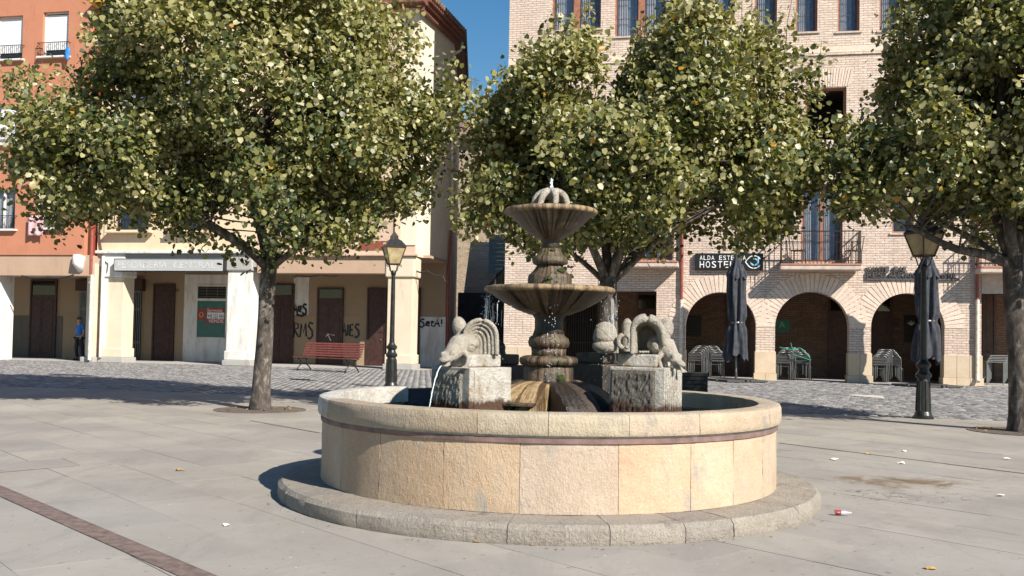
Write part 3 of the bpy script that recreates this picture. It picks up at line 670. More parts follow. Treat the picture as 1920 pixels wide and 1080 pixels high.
# left frog: body leans out over the corner, head hangs and spouts; egg above, ribbed arch behind
def place(o, p, rz): o.location = p; o.rotation_euler = (0, 0, rz)
def fpos(px, py, Y): return at(px, py, Y)-FC
def frog(head, tail, egg, egg_r, mat='white_stone', tilt=0.0):
    h, t_, e = Vector(head), Vector(tail), Vector(egg); d = (h-t_); L = d.length; d.normalize(); s_ = d.cross(Vector((0, 0, 1))).normalized(); up = s_.cross(d)
    mb = MB(); R = Matrix((d, s_, up)).transposed()
    mb.ell(h-d*.09+up*.01, (.075, .062, .055), R)
    mb.ell(h-d*.02, (.062, .055, .04), R); mb.ell(h+d*.045+up*.006, (.046, .044, .020), R); mb.ell(h+d*.03-up*.040, (.038, .036, .013), R)
    for sg in (-1, 1):
        mb.ell(h-d*.015+s_*sg*.038+up*.03, (.02, .018, .018), R)
        mb.ell(h+d*.055+s_*sg*.02, (.012, .01, .01), R, 8, 6)
    mb.tube([t_, t_+(h-t_)*.35+up*.03, h-d*.04], [.088, .082, .055], 14); mb.ell(t_, (.10, .09, .085), R)
    for sg in (-1, 1):
        a = t_+(h-t_)*.45+s_*sg*.05; b = a+s_*sg*.055+d*.01-Vector((0, 0, .05)); c = b+d*.05-Vector((0, 0, .045))
        mb.tube([a, b, c], [.028, .022, .016], 10)
        for q in range(4):
            f = c+d*.045+s_*(q-1.5)*.018; mb.tube([c, (c+f)/2+Vector((0, 0, .006)), f-Vector((0, 0, .004))], [.009, .008, .009], 7)
        hp = t_+s_*sg*.07-d*.03; kn = hp+d*.09+Vector((0, 0, .015)); ft = kn-d*.06-Vector((0, 0, .06))
        mb.tube([hp, kn, ft], [.042, .036, .02], 10); mb.tube([ft, ft+d*.08-Vector((0, 0, .01))], [.018, .012], 8)
    return mb, R
# left
hd = fpos(838, 672, 7.12); tl = fpos(872, 646, 7.42)
mb, R = frog(hd, tl, (0, 0, 0), .1); mb.build('frog_statue', 'white_stone', fnt, remesh=.0075)
eg = fpos(862, 614, 7.50); eo = MB().ell((0, 0, 0), (.058, .06, .088), n=24, m=16).build('stone_egg', 'white_stone', fnt, smooth=True); eo.location = eg; eo.rotation_euler = (0, math.radians(-16), 0)
nk = MB().tube([fpos(866, 628, 7.48), fpos(864, 648, 7.44)], [.05, .06], 12).build('egg_neck', 'white_stone', fnt, smooth=True)
def arch_rib(px0, pxt, px1, pytop, pybot0, pybot1, Y, r):
    pts = []
    for i in range(15):
        a = PI-PI*i/14; cx = (px0+px1)/2; hw = (px1-px0)/2; cyy = pytop+hw*1.0
        pts.append(fpos(cx+hw*math.cos(a)+pxt*math.sin(a), cyy-hw*1.05*math.sin(a), Y))
    pts = [fpos(px0-1, pybot0, Y)]+pts+[fpos(px1+1, pybot1, Y)]
    return pts
ar = MB()
for k in range(6):
    xr, ay, xl, yl = 931-7.4*k, 600+7.0*k, 871+2.6*k, 630+3.2*k; cx, aa, bb_ = (xr+xl)/2, (xr-xl)/2, (630+3.2*k)-(600+7.0*k)
    px_ = [(xr+.8, 665), (xr+.5, 650), (xr+.2, 638)]+[(cx+aa*math.cos(t_), yl-bb_*math.sin(t_)) for t_ in np.linspace(0, PI*1.08, 14)]
    r_ = .0135 if k else .019
    for dy in (0, .05, .10, .15): ar.tube([fpos(x, y, 7.40+.012*k+dy) for x, y in px_], [r_]*14+[r_*.9, r_*.75, r_*.5], 8)
ar.yprism([(fpos(x, y, 7.50).x, fpos(x, y, 7.50).z) for x, y in ((886, 665), (884, 640), (876, 633), (886, 614), (903, 605), (919, 612), (927, 628), (928, 665))], fpos(900, 640, 7.44).y, fpos(900, 640, 7.60).y)
pw_ = MB(); pw_.ell(fpos(880, 651, 7.36), (.045, .045, .05), n=18, m=12)
for q in range(4): pw_.ell(fpos(866+q*5.2, 664, 7.28), (.011, .026, .011), n=8, m=6)
pw_.build('haunch_and_toes', 'white_stone', fnt, remesh=.005)
pw_ = MB(); pw_.ell(fpos(1231, 650, 7.33), (.045, .05, .045), n=18, m=12)
for q in range(4): pw_.ell(fpos(1199+q*5.4, 660, 7.30), (.011, .028, .012), n=8, m=6)
pw_.build('haunch_and_toes', 'white_stone', fnt, remesh=.005)
ar.build('ribbed_arch', 'white_stone', fnt, remesh=.0045)
sp = MB()
for k in range(26):
    u = .35+.65*k/26; p = hd+Vector((-.03-.10*u, -.04-.06*u, -.05-.40*u*u-.02*u)); sp.ell(p+Vector((random.gauss(0, .002),)*3), (.004, .004, .008), n=6, m=4)
sp.tube([hd+Vector((-.03-.10*u, -.04-.06*u, -.05-.40*u*u-.02*u)) for u in np.linspace(0, .9, 12)], [.005-.0002*i for i in range(12)], 6)
sp.build('frog_water_spout', 'spray', fnt, kind='stuff')
# right front
hd2 = fpos(1268, 676, 7.28); tl2 = fpos(1235, 648, 7.42)
mb, R = frog(hd2, tl2, (0, 0, 0), .1); mb.build('frog_statue', 'white_stone', fnt, remesh=.0075)
eo = MB().ell((0, 0, 0), (.066, .07, .092), n=24, m=16).build('stone_egg', 'white_stone', fnt, smooth=True); eo.location = fpos(1247, 618, 7.55); eo.rotation_euler = (0, math.radians(14), 0)
MB().tube([fpos(1245, 630, 7.5), fpos(1243, 650, 7.45)], [.05, .06], 12).build('egg_neck', 'white_stone', fnt, smooth=True)
hood = MB()
for k in range(9):
    u = k/8; Y = 7.30+.26*u; px0, px1, tp = 1188+10*u, 1238-8*u, 599+16*u
    hood.tube(arch_rib(px0, -6*(1-u), px1, tp, 663, 650, Y, 0), [.021-.004*u]*17, 8)
hood.tube(arch_rib(1186, -4, 1243, 598, 664, 648, 7.27, 0), [.018, .02, .021, .024, .028, .032, .036, .038, .038, .038, .038, .036, .033, .03, .027, .024, .02], 10)
for q in range(7): hood.tube([fpos(1196+q*5, 664, 7.545), fpos(1198+q*4.5, 616, 7.545)], .008, 6)
hood.yprism([(fpos(x, y, 7.6).x, fpos(x, y, 7.6).z) for x, y in ((1196, 664), (1196, 620), (1206, 610), (1222, 612), (1230, 625), (1232, 664))], fpos(1210, 640, 7.55).y, fpos(1210, 640, 7.64).y)
hood.build('stone_hood', 'white_stone', fnt, remesh=.0075)
# right rear: helmeted figure with ring
hm = MB(); c = fpos(1135, 628, 8.55)
hm.lathe([(0, .12), (.045, .112), (.08, .085), (.10, .04), (.112, -.03), (.105, -.05), (0, -.05)], 24); hm.v = [tuple(Vector(v)+c) for v in hm.v]
hm.ell(c+Vector((0, -.01, -.10)), (.12, .10, .07)); hm.build('helmeted_head', 'white_stone', fnt, remesh=.009)
to = MB(); pts = [Vector((.052*math.cos(2*PI*k/20), 0, .058*math.sin(2*PI*k/20))) for k in range(21)]
to.tube(pts, .022, 10, cap=False); to.v = [tuple(Vector(v)+fpos(1170, 640, 8.45)) for v in to.v]; to.build('stone_ring', 'white_stone', fnt, remesh=.007)
bk = MB(); bk.ell(fpos(1176, 615, 8.6), (.05, .05, .09)); bk.tube([fpos(1176, 620, 8.6), fpos(1178, 660, 8.6)], [.05, .07], 12); bk.build('rear_figure', 'white_stone', fnt, remesh=.01)
lk = MB(); lk.ell(fpos(938, 652, 8.7), (.05, .05, .06)); lk.tube([fpos(928, 640, 8.7), fpos(938, 668, 8.7)], [.05, .06], 12); lk.build('rear_figure', 'wet', fnt, remesh=.01)

# ================================================================== TREES
def branch(mb, p0, p1, r0, r1, wob=.06, n=6, rn=9):
    p0, p1 = Vector(p0), Vector(p1); pts = []; rs = []
    for i in range(n+1):
        u = i/n; p = p0.lerp(p1, u)+noise.noise_vector(p0*1.7+Vector((u*2.2, 0, 0)))*wob*math.sin(PI*u)*(p1-p0).length
        pts.append(p); rs.append(r0+(r1-r0)*u)
    mb.tube(pts, rs, rn); return pts
def make_tree(label, base_px, Y, fork_py, lobes, nclus, limbs, tr, ground_flare=1.35, leaf=.0385, fork=None, bias=0.5, shoots=60, lean=0):
    b = at(base_px[0], base_px[1], Y); b.z = 0; sc = FPX/Y
    root = thing('linden_tree', label, 'tree', (b.x, b.y, 0), group='linden trees around the fountain')
    f = at(fork[0], fork[1], Y)-b
    tk = MB(); pts = [Vector((0, 0, -.05)), Vector((0, 0, .06)), Vector((0, 0, .25))]
    rs = [tr*ground_flare*1.1, tr*ground_flare, tr*1.08]
    for i in range(1, 9):
        u = i/8; pts.append(Vector((f.x*u, f.y*u, .25+(f.z-.25)*u))+noise.noise_vector(Vector((b.x, u*2, 3)))*.04*math.sin(PI*u)); rs.append(tr*(1.06-.16*u))
    tk.tube(pts, rs, 18)
    tk.v = [tuple(Vector(v)+Vector((noise.noise(Vector(v)*6), noise.noise(Vector(v)*6+Vector((9, 0, 0))), 0))*.018) for v in tk.v]
    ends = []
    for (px, py, dy, r0) in limbs:
        e = at(px, py, Y+dy)-b
        ps = branch(tk, f+Vector((0, 0, -.12)), e, r0, r0*.38, .10, 8)
        ends.append((ps, r0*.38))
    tk.build('trunk', 'bark', root, smooth=True)
    tw = MB()
    # leaf clusters inside lobes
    L = []; wts = []
    for (px, py, dy, rx, ry, rd, dens) in lobes:
        c = at(px, py, Y+dy)-b; L.append((np.array(c), np.array([rx/sc, rd, ry/sc]))); wts.append((rx/sc)*(ry/sc)*rd**.6*dens)
    wts = np.array(wts)/sum(wts); pick = rng.choice(len(L), nclus, p=wts)
    d = rng.normal(size=(nclus, 3)); d /= np.linalg.norm(d, axis=1)[:, None]
    rad = (bias+(1-bias)*rng.random(nclus))**(.6)
    C = np.array([L[k][0] for k in pick])+d*rad[:, None]*np.array([L[k][1] for k in pick])
    C = C+np.array([np.array(noise.noise_vector(Vector(c)*.9+Vector((b.x, 0, 0))))*.38 for c in C])
    # noise carve: gaps
    kp = np.array([noise.noise(Vector(c)*1.15+Vector((b.x, 0, 0))) > -.10 for c in C]); C = C[kp]; d = d[kp]; nclus = len(C)
    for _ in range(int(nclus*.10)):           # twigs into the clusters
        k = random.randrange(nclus); ps, r = random.choice(ends); q = ps[random.randint(len(ps)//2, len(ps)-1)]; e = Vector(C[k])
        if (e-q).length < 2.6: branch(tw, q, e, .017, .004, .14, 4, 5)
    per = 32; sx = []
    off = rng.normal(size=(nclus, per, 3))*np.array([.14, .14, .12]); pos = C[:, None]+off
    ctint = rng.normal(.0, .11, nclus)+np.array([.30*noise.noise(Vector(c)*1.3) for c in C])
    pos = pos.reshape(-1, 3); outw = np.repeat(d, per, axis=0); tint = np.repeat(ctint, per)
    # upright shoots with leaves along them
    sp_, so, st = [], [], []
    top = [k for k in range(nclus)]
    zs = C[:, 2]; cand = np.argsort(-zs+rng.normal(0, .9, nclus))[:shoots]
    for k in cand:
        p = Vector(C[k]); ln = random.uniform(.3, .85); e = p+Vector((random.gauss(0, .07), random.gauss(0, .07), ln))
        branch(tw, p-Vector((0, 0, .4)), e, .009, .003, .05, 4, 5)
        for q in range(int(ln*48)):
            u = random.random()**1.2*.95; a = random.random()*2*PI; rr = .05+.14*(1-u)
            sp_.append(p.lerp(e, u)+Vector((rr*math.cos(a), rr*math.sin(a), random.gauss(0, .03)))); so.append((math.cos(a), math.sin(a), .3)); st.append(.1)
    if sp_: pos = np.vstack([pos, np.array(sp_)]); outw = np.vstack([outw, np.array(so)]); tint = np.concatenate([tint, st])
    n = len(pos)
    nrm = outw*.5+rng.normal(size=(n, 3))*.75+np.array([.1, -.12, .42]); nrm /= np.linalg.norm(nrm, axis=1)[:, None]
    tip = rng.normal(size=(n, 3))+np.array([0, 0, -.8]); tip -= nrm*(tip*nrm).sum(1)[:, None]; tip /= np.linalg.norm(tip, axis=1)[:, None]
    side = np.cross(nrm, tip)
    S = leaf*(.55+.8*rng.random(n))
    out = np.array([(0, -.85, 0), (.85, -.75, .2), (.85, .38, .28), (0, 1.15, -.12), (-.85, .38, .28), (-.85, -.75, .2)])
    cup = rng.uniform(-.9, 1.1, n)
    V = pos[:, None]+S[:, None, None]*(out[None, :, 0, None]*side[:, None]+out[None, :, 1, None]*tip[:, None]+(out[None, :, 2]*cup[:, None])[:, :, None]*nrm[:, None])
    F = np.array([[0, 1, 2, 3], [0, 3, 4, 5]]); F = (F[None]+(np.arange(n)*6)[:, None, None]).reshape(-1, 4)
    tv = np.clip(.53+tint+rng.normal(0, .18, n)+.06*(pos[:, 2]-pos[:, 2].mean()), 0, .93)
    pale = rng.random(n) < .16+.5*np.clip(tint, 0, .4); tv[pale] = rng.uniform(.70, .96, pale.sum()); yel = rng.random(n) < .004; tv[yel] = 1.0
    me = fast_mesh('crown', V.reshape(-1, 3), F, M['leaf'], np.repeat(tv, 2))
    link('crown', me, root, kind='stuff')
    tw.build('twigs', 'bark', root, smooth=True, kind='stuff')
    # pit
    pit = thing('tree_pit', 'round soil tree pit with dry leaves under the '+label.split(' with ')[0].replace('linden', 'linden'), 'tree pit', (b.x, b.y, 0))
    ps = MB(); n_ = 40; ps.add([(0, 0, .012)]+[(.70*math.cos(2*PI*k/n_), .70*math.sin(2*PI*k/n_), .006) for k in range(n_)]+[(.70*math.cos(2*PI*k/n_), .70*math.sin(2*PI*k/n_), 0) for k in range(n_)],
        [(0, k+1, (k+1) % n_+1) for k in range(n_)]+[(k+1, n_+k+1, n_+(k+1) % n_+1, (k+1) % n_+1) for k in range(n_)]); ps.build('soil', 'soil', pit)
    MB().lathe([(.70, .001), (.73, .001), (.73, .009), (.70, .009), (.70, .001)], 48).build('edge_ring', 'rust_iron', pit)
    lv = MB()
    for k in range(26):
        a = random.random()*2*PI; r = random.uniform(.2, .66); R = Euler((random.gauss(0, .5), random.gauss(0, .5), random.random()*6)).to_matrix()
        c = Vector((r*math.cos(a), r*math.sin(a), .022)); s = random.uniform(.02, .035)
        lv.add([c+R @ Vector(q)*s for q in ((-1, 0, 0), (0, -.7, .2), (1, 0, 0), (0, .7, .2))], [(0, 1, 2, 3)])
    lv.build('dry_leaves', 'deadleaf', pit, kind='stuff')
    return root
make_tree('large left linden tree with broad crown and pale patchy trunk in front of the bench', (488, 768), 15.6, 480,
    [(470, 120, 0, 265, 300, 2.6, 1.2), (470, -120, .2, 230, 200, 2.0, .5), (250, 300, -.3, 215, 120, 2.0, 1.3), (680, 285, 0, 165, 150, 2.0, 1.3), (110, 335, .2, 105, 85, 1.1, .9),
     (80, 190, .2, 85, 70, .8, .45), (250, 110, 0, 75, 100, 1.2, .9), (780, 200, .3, 88, 100, 1.0, .8), (540, 390, -.6, 180, 75, 1.6, 1.4), (720, 60, .5, 60, 130, 1.0, .6), (200, 385, 0, 130, 40, 1.0, .8), (470, 430, -.3, 100, 38, 1.1, .8), (640, 430, -.3, 110, 35, 1.1, .8), (130, 405, 0, 80, 25, .8, .5)],
    5200, [(300, 330, -1.0, .085), (420, 150, .6, .10), (520, 60, -.5, .10), (640, 250, .8, .085), (700, 360, -.8, .06), (220, 300, .9, .06), (560, 200, -1.4, .07)], .136, fork=(506, 492), shoots=260)
make_tree('middle linden tree directly behind the fountain with forked limbs', (1140, 786), 14.8, 500,
    [(1190, 335, 0, 290, 105, 2.3, 1.3), (1060, 215, 0, 118, 140, 1.5, 1.2), (1285, 190, 0, 115, 150, 1.5, 1.2), (1415, 230, 0, 100, 140, 1.2, 1.0), (945, 310, 0, 80, 105, 1.2, 1.0),
     (1475, 330, 0, 80, 100, 1.2, 1.0), (1010, 70, 0, 38, 80, .5, .9), (1290, 50, 0, 38, 75, .5, .9), (1440, 70, 0, 38, 60, .5, .9), (1060, 405, -.2, 190, 60, 1.5, 1.0), (1360, 405, .3, 150, 46, 1.4, .9), (1285, 435, 0, 60, 22, .6, .4), (900, 400, 0, 45, 40, .7, .5), (915, 230, .2, 40, 50, .6, .5), (1200, 250, 0, 200, 100, 1.6, .8)],
    4100, [(1050, 330, -.6, .075), (1130, 230, .6, .085), (1230, 300, -.5, .085), (1330, 350, .7, .07), (1010, 430, .4, .05), (1420, 330, 0, .055), (1290, 200, -.3, .07)], .145, fork=(1141, 520), shoots=240)
make_tree('right linden tree with long low limb cut off by the picture edge', (1916, 808), 14.1, 470,
    [(1860, 200, 0, 190, 190, 2.2, 1.2), (1700, 300, 0, 130, 105, 1.6, .8), (1800, 90, 0, 110, 150, 1.4, 1.1), (1960, 60, 0, 200, 200, 2.0, .9), (1605, 330, .1, 55, 80, .8, .5), (1690, 165, 0, 55, 70, .6, .35),
     (1640, 380, 0, 95, 48, 1.0, .6), (1850, 355, -.3, 150, 45, 1.4, .8), (2060, 200, 0, 180, 200, 2.0, .8), (1560, 255, .2, 35, 45, .5, .35), (1730, 375, 2.8, 110, 38, 1.0, .9), (1860, 400, 1.8, 90, 35, 1.4, .6), (1980, 400, .4, 120, 60, 1.8, .8)],
    4100, [(1700, 425, -.3, .085), (1800, 200, .4, .09), (1880, 100, -.6, .10), (1990, 150, .5, .09), (1650, 330, .5, .05), (2060, 250, 0, .06)], .155, fork=(1900, 482), shoots=170)

# ================================================================== RIGHT BRICK BUILDING
RF = Frame(0, 32.7, -.2); U = RF.U
rb = thing('brick_building', 'pale brick arcaded building with round arches and iron balconies on the right', 'building', RF.o, RF.a)
hl = []
xL = U(944, 650)[0]; xR = U(1920, 600)[0]+7
arches = []
for (a, b, tp) in ((1285, 1417, 548), (1453, 1592, 547), (1633, 1771, 550)):
    x0, x1 = U(a, 640)[0], U(b, 640)[0]; zt_ = U((a+b)/2, tp)[1]; arches.append((x0, x1, zt_)); hl.append(archhole(x0, x1, .0005, zt_))
ox0, ox1, oz = U(998, 640)[0], U(1230, 640)[0], U(1115, 545)[1]
rx0, rx1, rz = U(1840, 640)[0], xR-.6, U(1880, 551)[1]
hl2 = [rect(ox0, ox1, .0005, oz), rect(rx0, rx1, .0005, rz)]
WINS = []
def W(a, b, t, bt, kind): x0 = U(a, (t+bt)/2)[0]; x1 = U(b, (t+bt)/2)[0]; z1 = U((a+b)/2, t)[1]; z0 = U((a+b)/2, bt)[1]; WINS.append((x0, x1, z0, z1, kind)); return rect(x0, x1, z0, z1)
hw = [W(1035, 1127, -35, 55, 'double'), W(1153, 1253, -35, 67, 'double'), W(1337, 1378, -35, 64, 'single'), W(1415, 1457, -35, 61, 'single'), W(1492, 1533, -35, 60, 'single'), W(1571, 1612, -35, 59, 'single'), W(1649, 1692, -35, 57, 'single'), W(1733, 1775, -35, 56, 'single'), W(1815, 1857, -35, 55, 'single'), W(1895, 1940, -35, 54, 'single'),
      W(1510, 1587, 164, 262, 'loggia'), W(1340, 1415, 166, 262, 'loggia'), W(1680, 1756, 162, 262, 'loggia'), W(1010, 1085, 168, 262, 'loggia'), W(1850, 1925, 160, 260, 'loggia'),
      W(1503, 1580, 345, 492, 'french'), W(1193, 1262, 345, 488, 'french'), W(1872, 1940, 340, 495, 'french'), W(1673, 1714, 372, 437, 'dark'), W(1385, 1422, 372, 437, 'dark'), W(1040, 1085, 372, 437, 'dark')]
TOPZ = 17.0
# the wall bottom is open at the doors: outline runs round ground-level openings
def wall_outline():
    ops = sorted([('r', ox0, ox1, oz)]+[('a',)+a for a in arches]+[('r', rx0, rx1, rz)], key=lambda o: o[1])
    pts = [(xL, 0)]
    for o in ops:
        if o[0] == 'r': pts += [(o[1], 0), (o[1], o[3]), (o[2], o[3]), (o[2], 0)]
        else:
            _, x0, x1, zt_ = o; r = (x1-x0)/2; cx = (x0+x1)/2; zs = zt_-r
            pts += [(x0, 0)]+[(cx+r*math.cos(PI-PI*i/24), zs+r*math.sin(PI-PI*i/24)) for i in range(25)]+[(x1, 0)]
    return pts+[(xR, 0), (xR, TOPZ), (xL, TOPZ)]
panel(wall_outline(), hw, 0, .42).build('wall', 'brick', rb)
MB().box(xL, xL+.4, .421, 13, 0, TOPZ).build('side_wall', 'brick', rb)
MB().box(xL-.5, xR+.5, -.55, 13, TOPZ+.001, TOPZ+.22).build('roof', 'rooftile', rb)
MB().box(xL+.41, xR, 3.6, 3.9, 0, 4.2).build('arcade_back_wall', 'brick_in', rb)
MB().box(xL+.41, xR, .421, 13, 4.2, 4.4).build('arcade_ceiling', 'beige', rb)
MB().box(xL+.41, xR, .0, 3.6, .001, .012).build('arcade_floor', 'base', rb)
for a, b in ((arches[0][0]-.15, 'x'),): pass
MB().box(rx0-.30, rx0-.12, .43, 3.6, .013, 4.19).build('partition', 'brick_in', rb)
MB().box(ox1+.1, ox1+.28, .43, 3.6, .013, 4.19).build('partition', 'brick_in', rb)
# voussoirs
vm = MB(); vm.yprism([(-.030, 0), (.030, 0), (.040, .58), (-.040, .58)], -.014, .05); vme = vm.mesh('voussoir'); vme.materials.append(M['vous'])
for (x0, x1, zt_) in arches:
    r = (x1-x0)/2; cx = (x0+x1)/2; zs = zt_-r; nb = 33
    for i in range(nb):
        th = PI*(i+.5)/nb; k = 1+random.uniform(-.06, .06)
        o = link('brick', vme, rb, (cx+(r+.004)*math.cos(th), 0, zs+(r+.004)*math.sin(th))); o.rotation_euler = (0, PI/2-th, 0); o.scale = (PI*(r)/nb/.068, random.uniform(.6, 1.3), k)
for (x0, x1, z0, z1, kind) in WINS:
    if kind == 'loggia' :
        nb = int((x1-x0+.2)/.075)
        for i in range(nb):
            u = (i+.5)/nb-.5; o = link('brick', vme, rb, ((x0+x1)/2+u*(x1-x0+.16), 0, z1+.02)); o.rotation_euler = (0, u*.5, 0); o.scale = (.8, random.uniform(.6, 1.2), 1)
# string courses of proud bricks
for py in (101,):
    z = U(1580, py)[1]; MB().box(xL, xR, -.05, -.001, z-.03, z+.05).build('string_course', 'brick', rb)
    MB().box(xL, xR, -.028, -.001, z+.051, z+.25).build('string_course', 'vous', rb)
# ashlar pier bases, each block its own piece
zb = U(1435, 659)[1]
piers = [(xL, ox0), (ox1, arches[0][0]), (arches[0][1], arches[1][0]), (arches[1][1], arches[2][0]), (arches[2][1], rx0)]
for (a, b) in piers:
    nbl = max(1, round((b-a)/.42)); wdt = (b-a+.06)/nbl
    for k in range(nbl):
        MB().box(a-.03+k*wdt+.003, a-.03+(k+1)*wdt-.003, -.045, .45, .24, zb).build('ashlar_block', 'ash', rb, bevel=.008)
    nbl = max(1, round((b-a)/.33)); wdt = (b-a+.12)/nbl
    for k in range(nbl):
        MB().box(a-.06+k*wdt+.003, a-.06+(k+1)*wdt-.003, -.075, .48, .0, .236).build('ashlar_block', 'ash', rb, bevel=.008)
MB().box(rx0, rx1, -.03, .40, rz, rz+.62).build('lintel_beam', 'slab', rb)
# windows
def window(root, x0, x1, z0, z1, kind, y=.14, frame='frame'):
    if kind == 'loggia':
        fr = MB(); fr.box(x0, x0+.07, y, y+.1, z0, z1).box(x1-.07, x1, y, y+.1, z0, z1).box(x0+.071, x1-.071, y, y+.1, z1-.07, z1); fr.build('window_frame', frame, root)
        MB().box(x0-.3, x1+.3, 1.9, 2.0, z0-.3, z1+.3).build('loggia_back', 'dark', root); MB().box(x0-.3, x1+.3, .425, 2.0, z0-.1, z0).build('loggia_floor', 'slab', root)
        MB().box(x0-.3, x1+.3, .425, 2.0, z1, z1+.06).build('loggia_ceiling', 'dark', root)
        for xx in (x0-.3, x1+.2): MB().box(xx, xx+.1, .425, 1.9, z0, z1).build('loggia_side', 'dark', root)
        return
    t_ = .065; f = MB(); f.box(x0, x1, y, y+.07, z1-t_, z1).box(x0, x1, y, y+.07, z0, z0+t_).box(x0, x0+t_, y, y+.07, z0+t_, z1-t_).box(x1-t_, x1, y, y+.07, z0+t_, z1-t_)
    cm = (x0+x1)/2; leafs = [(x0+t_, x1-t_)]
    if kind in ('double', 'french'):
        mw = .11 if kind == 'double' else .05; f.box(cm-mw, cm+mw, y, y+.07, z0+t_, z1-t_); leafs = [(x0+t_, cm-mw), (cm+mw, x1-t_)]
    fo = f.build('window', frame, root)
    MB().box(x0-.08, x1+.08, -.05, .12, z0-.055, z0-.001).build('sill', 'slab', root)
    for (a, b) in leafs:
        MB().box(a, b, y+.03, y+.035, z0+t_, z1-t_).build('pane', 'glass', fo)
        if kind != 'dark':
            for q in (.35, .7): MB().box(a, b, y+.022, y+.040, z0+(z1-z0)*q-.008, z0+(z1-z0)*q+.008).build('glazing_bar', 'frame_dark', fo)
            cu = MB(); n = 26; cwd = (b-a)*.48; xo = a if a < cm-.01 else a
            vs = []
            for i in range(n+1):
                u = i/n; vs += [(xo+.02+cwd*u, y+.16+.022*math.sin(u*26), z0+t_+.02), (xo+.02+cwd*u*.9, y+.16+.022*math.sin(u*26+.6), z1-t_)]
            cu.add(vs, [(2*i, 2*i+2, 2*i+3, 2*i+1) for i in range(n)]); cu.build('curtain', 'curtain', fo, smooth=True)
            n2 = MB(); vs = []
            for i in range(n+1):
                u = i/n; vs += [(a+(b-a)*u, y+.21+.015*math.sin(u*33), z0+t_), (a+(b-a)*u, y+.21+.015*math.sin(u*33), z1-t_)]
            n2.add(vs, [(2*i, 2*i+2, 2*i+3, 2*i+1) for i in range(n)]); n2.build('net_curtain', 'curtain_blue', fo, smooth=True)
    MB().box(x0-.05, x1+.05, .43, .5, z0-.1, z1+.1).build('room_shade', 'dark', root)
for wv in WINS: window(rb, *wv)
# balconies
def balcony(root, x0, x1, zs, dep=.75, h=1.02, bars=.115, scroll=True, mat='iron'):
    sl = MB(); sl.box(x0, x1, -dep, -.052, zs-.20, zs-.05).build('balcony_slab', 'slab', root, bevel=.03)
    MB().box(x0+.02, x1-.02, -dep-.02, -.052, zs-.049, zs).build('balcony_tiles', 'tilered', root)
    r = MB(); y = -dep+.04
    for zz, hh in ((zs+h, .018), (zs+.1, .012), (zs+.68, .01)):
        r.box(x0+.03, x1-.03, y-.015, y+.015, zz-hh, zz+hh)
        for xx in (x0+.03, x1-.06): r.box(xx, xx+.03, y+.016, -.001, zz-hh, zz+hh)
    n = int((x1-x0-.08)/bars)
    for i in range(n+1):
        x = x0+.045+(x1-x0-.09)*i/n; r.tube([(x, y, zs), (x, y, zs+h)], .0085, 5)
        r.ell((x, y, zs+.45), (.018, .018, .03), n=6, m=4)
        if scroll and i < n:
            xm = x+(x1-x0-.09)/n/2; r.tube([(xm-.04, y, zs+.68), (xm-.02, y, zs+.60), (xm+.02, y, zs+.62), (xm+.04, y, zs+.68)], .006, 4)
    for k in range(1, int(dep/bars)):
        for xx in (x0+.045, x1-.045): r.tube([(xx, y+k*bars, zs), (xx, y+k*bars, zs+h)], .0085, 5)
    r.build('railing', mat, root)
Z1 = U(1540, 494)[1]
b0, b1 = U(1463, 500, -.75)[0], U(1617, 500, -.75)[0]; ZS = U(1540, 494, -.75)[1]
balcony(rb, b0, b1, ZS); balcony(rb, U(1168, 500, -.75)[0], U(1272, 500, -.75)[0], U(1220, 489, -.75)[1]); balcony(rb, U(1838, 500, -.75)[0], U(1980, 500, -.75)[0], U(1860, 499, -.75)[1])
# drain pipes
for px, ptop in ((1278, 0), (1831, 0)):
    x = U(px, 560)[0]; zc_ = U(px, 562)[1]
    r = MB().tube([(x, -.09, zc_), (x, -.09, TOPZ-.05)], .05, 10)
    for z in (zc_+1.5, zc_+4, zc_+7, zc_+10): r.tube([(x, -.09, z), (x, -.09, z+.06)], .062, 10)
    r.build('drain_pipe', 'redpipe', rb, smooth=False)
    r = MB().tube([(x, -.09, .35), (x, -.09, zc_-.001)], .056, 12).tube([(x, -.09, zc_-.12), (x, -.09, zc_-.02)], .066, 12).tube([(x, -.09, 1.5), (x, -.09, 1.57)], .066, 12)
    r.tube([(x, -.09, .36), (x, -.13, .22), (x, -.2, .14)], .06, 12); r.build('drain_pipe', 'creampipe', rb)
# inside the arcade: doors, boards
def door(root, x0, x1, z1, y, mat='doorwood', name='door', leaves=1, transom=0, panels=True, zb=.012):
    f = MB(); f.box(x0-.07, x0, y-.07, y, zb, z1+.07).box(x1, x1+.07, y-.07, y, zb, z1+.07).box(x0, x1, y-.07, y, z1, z1+.07)
    d = f.build(name, mat, root); wd = (x1-x0)/leaves; dt = z1-transom
    for k in range(leaves):
        MB().box(x0+k*wd+.005, x0+(k+1)*wd-.005, y-.045, y-.002, zb+.01, dt-.01).build('door_leaf', mat, d)
        if panels:
            p = MB()
            for a, b in ((.08, .38), (.44, .92)): p.box(x0+k*wd+wd*.16, x0+(k+1)*wd-wd*.16, y-.056, y-.046, dt*a, dt*b)
            p.build('door_panel', mat, d, bevel=.008)
    if transom: MB().box(x0, x1, y-.03, y-.005, dt, z1).build('transom_pane', 'glass2', d)
    MB().ell((x1-.12, y-.09, 1.05), (.025, .03, .025), n=8, m=6).build('handle', 'alu', d)
    return d
def RX(px, py=640, off=0): return U(px, py, off)[0]
B = 3.6
door(rb, RX(1365, 640, B), RX(1402, 640, B), 2.9, B, 'frame_dark', transom=.5); door(rb, RX(1556, 640, B), RX(1592, 640, B), 2.9, B, 'frame_dark', transom=.5)
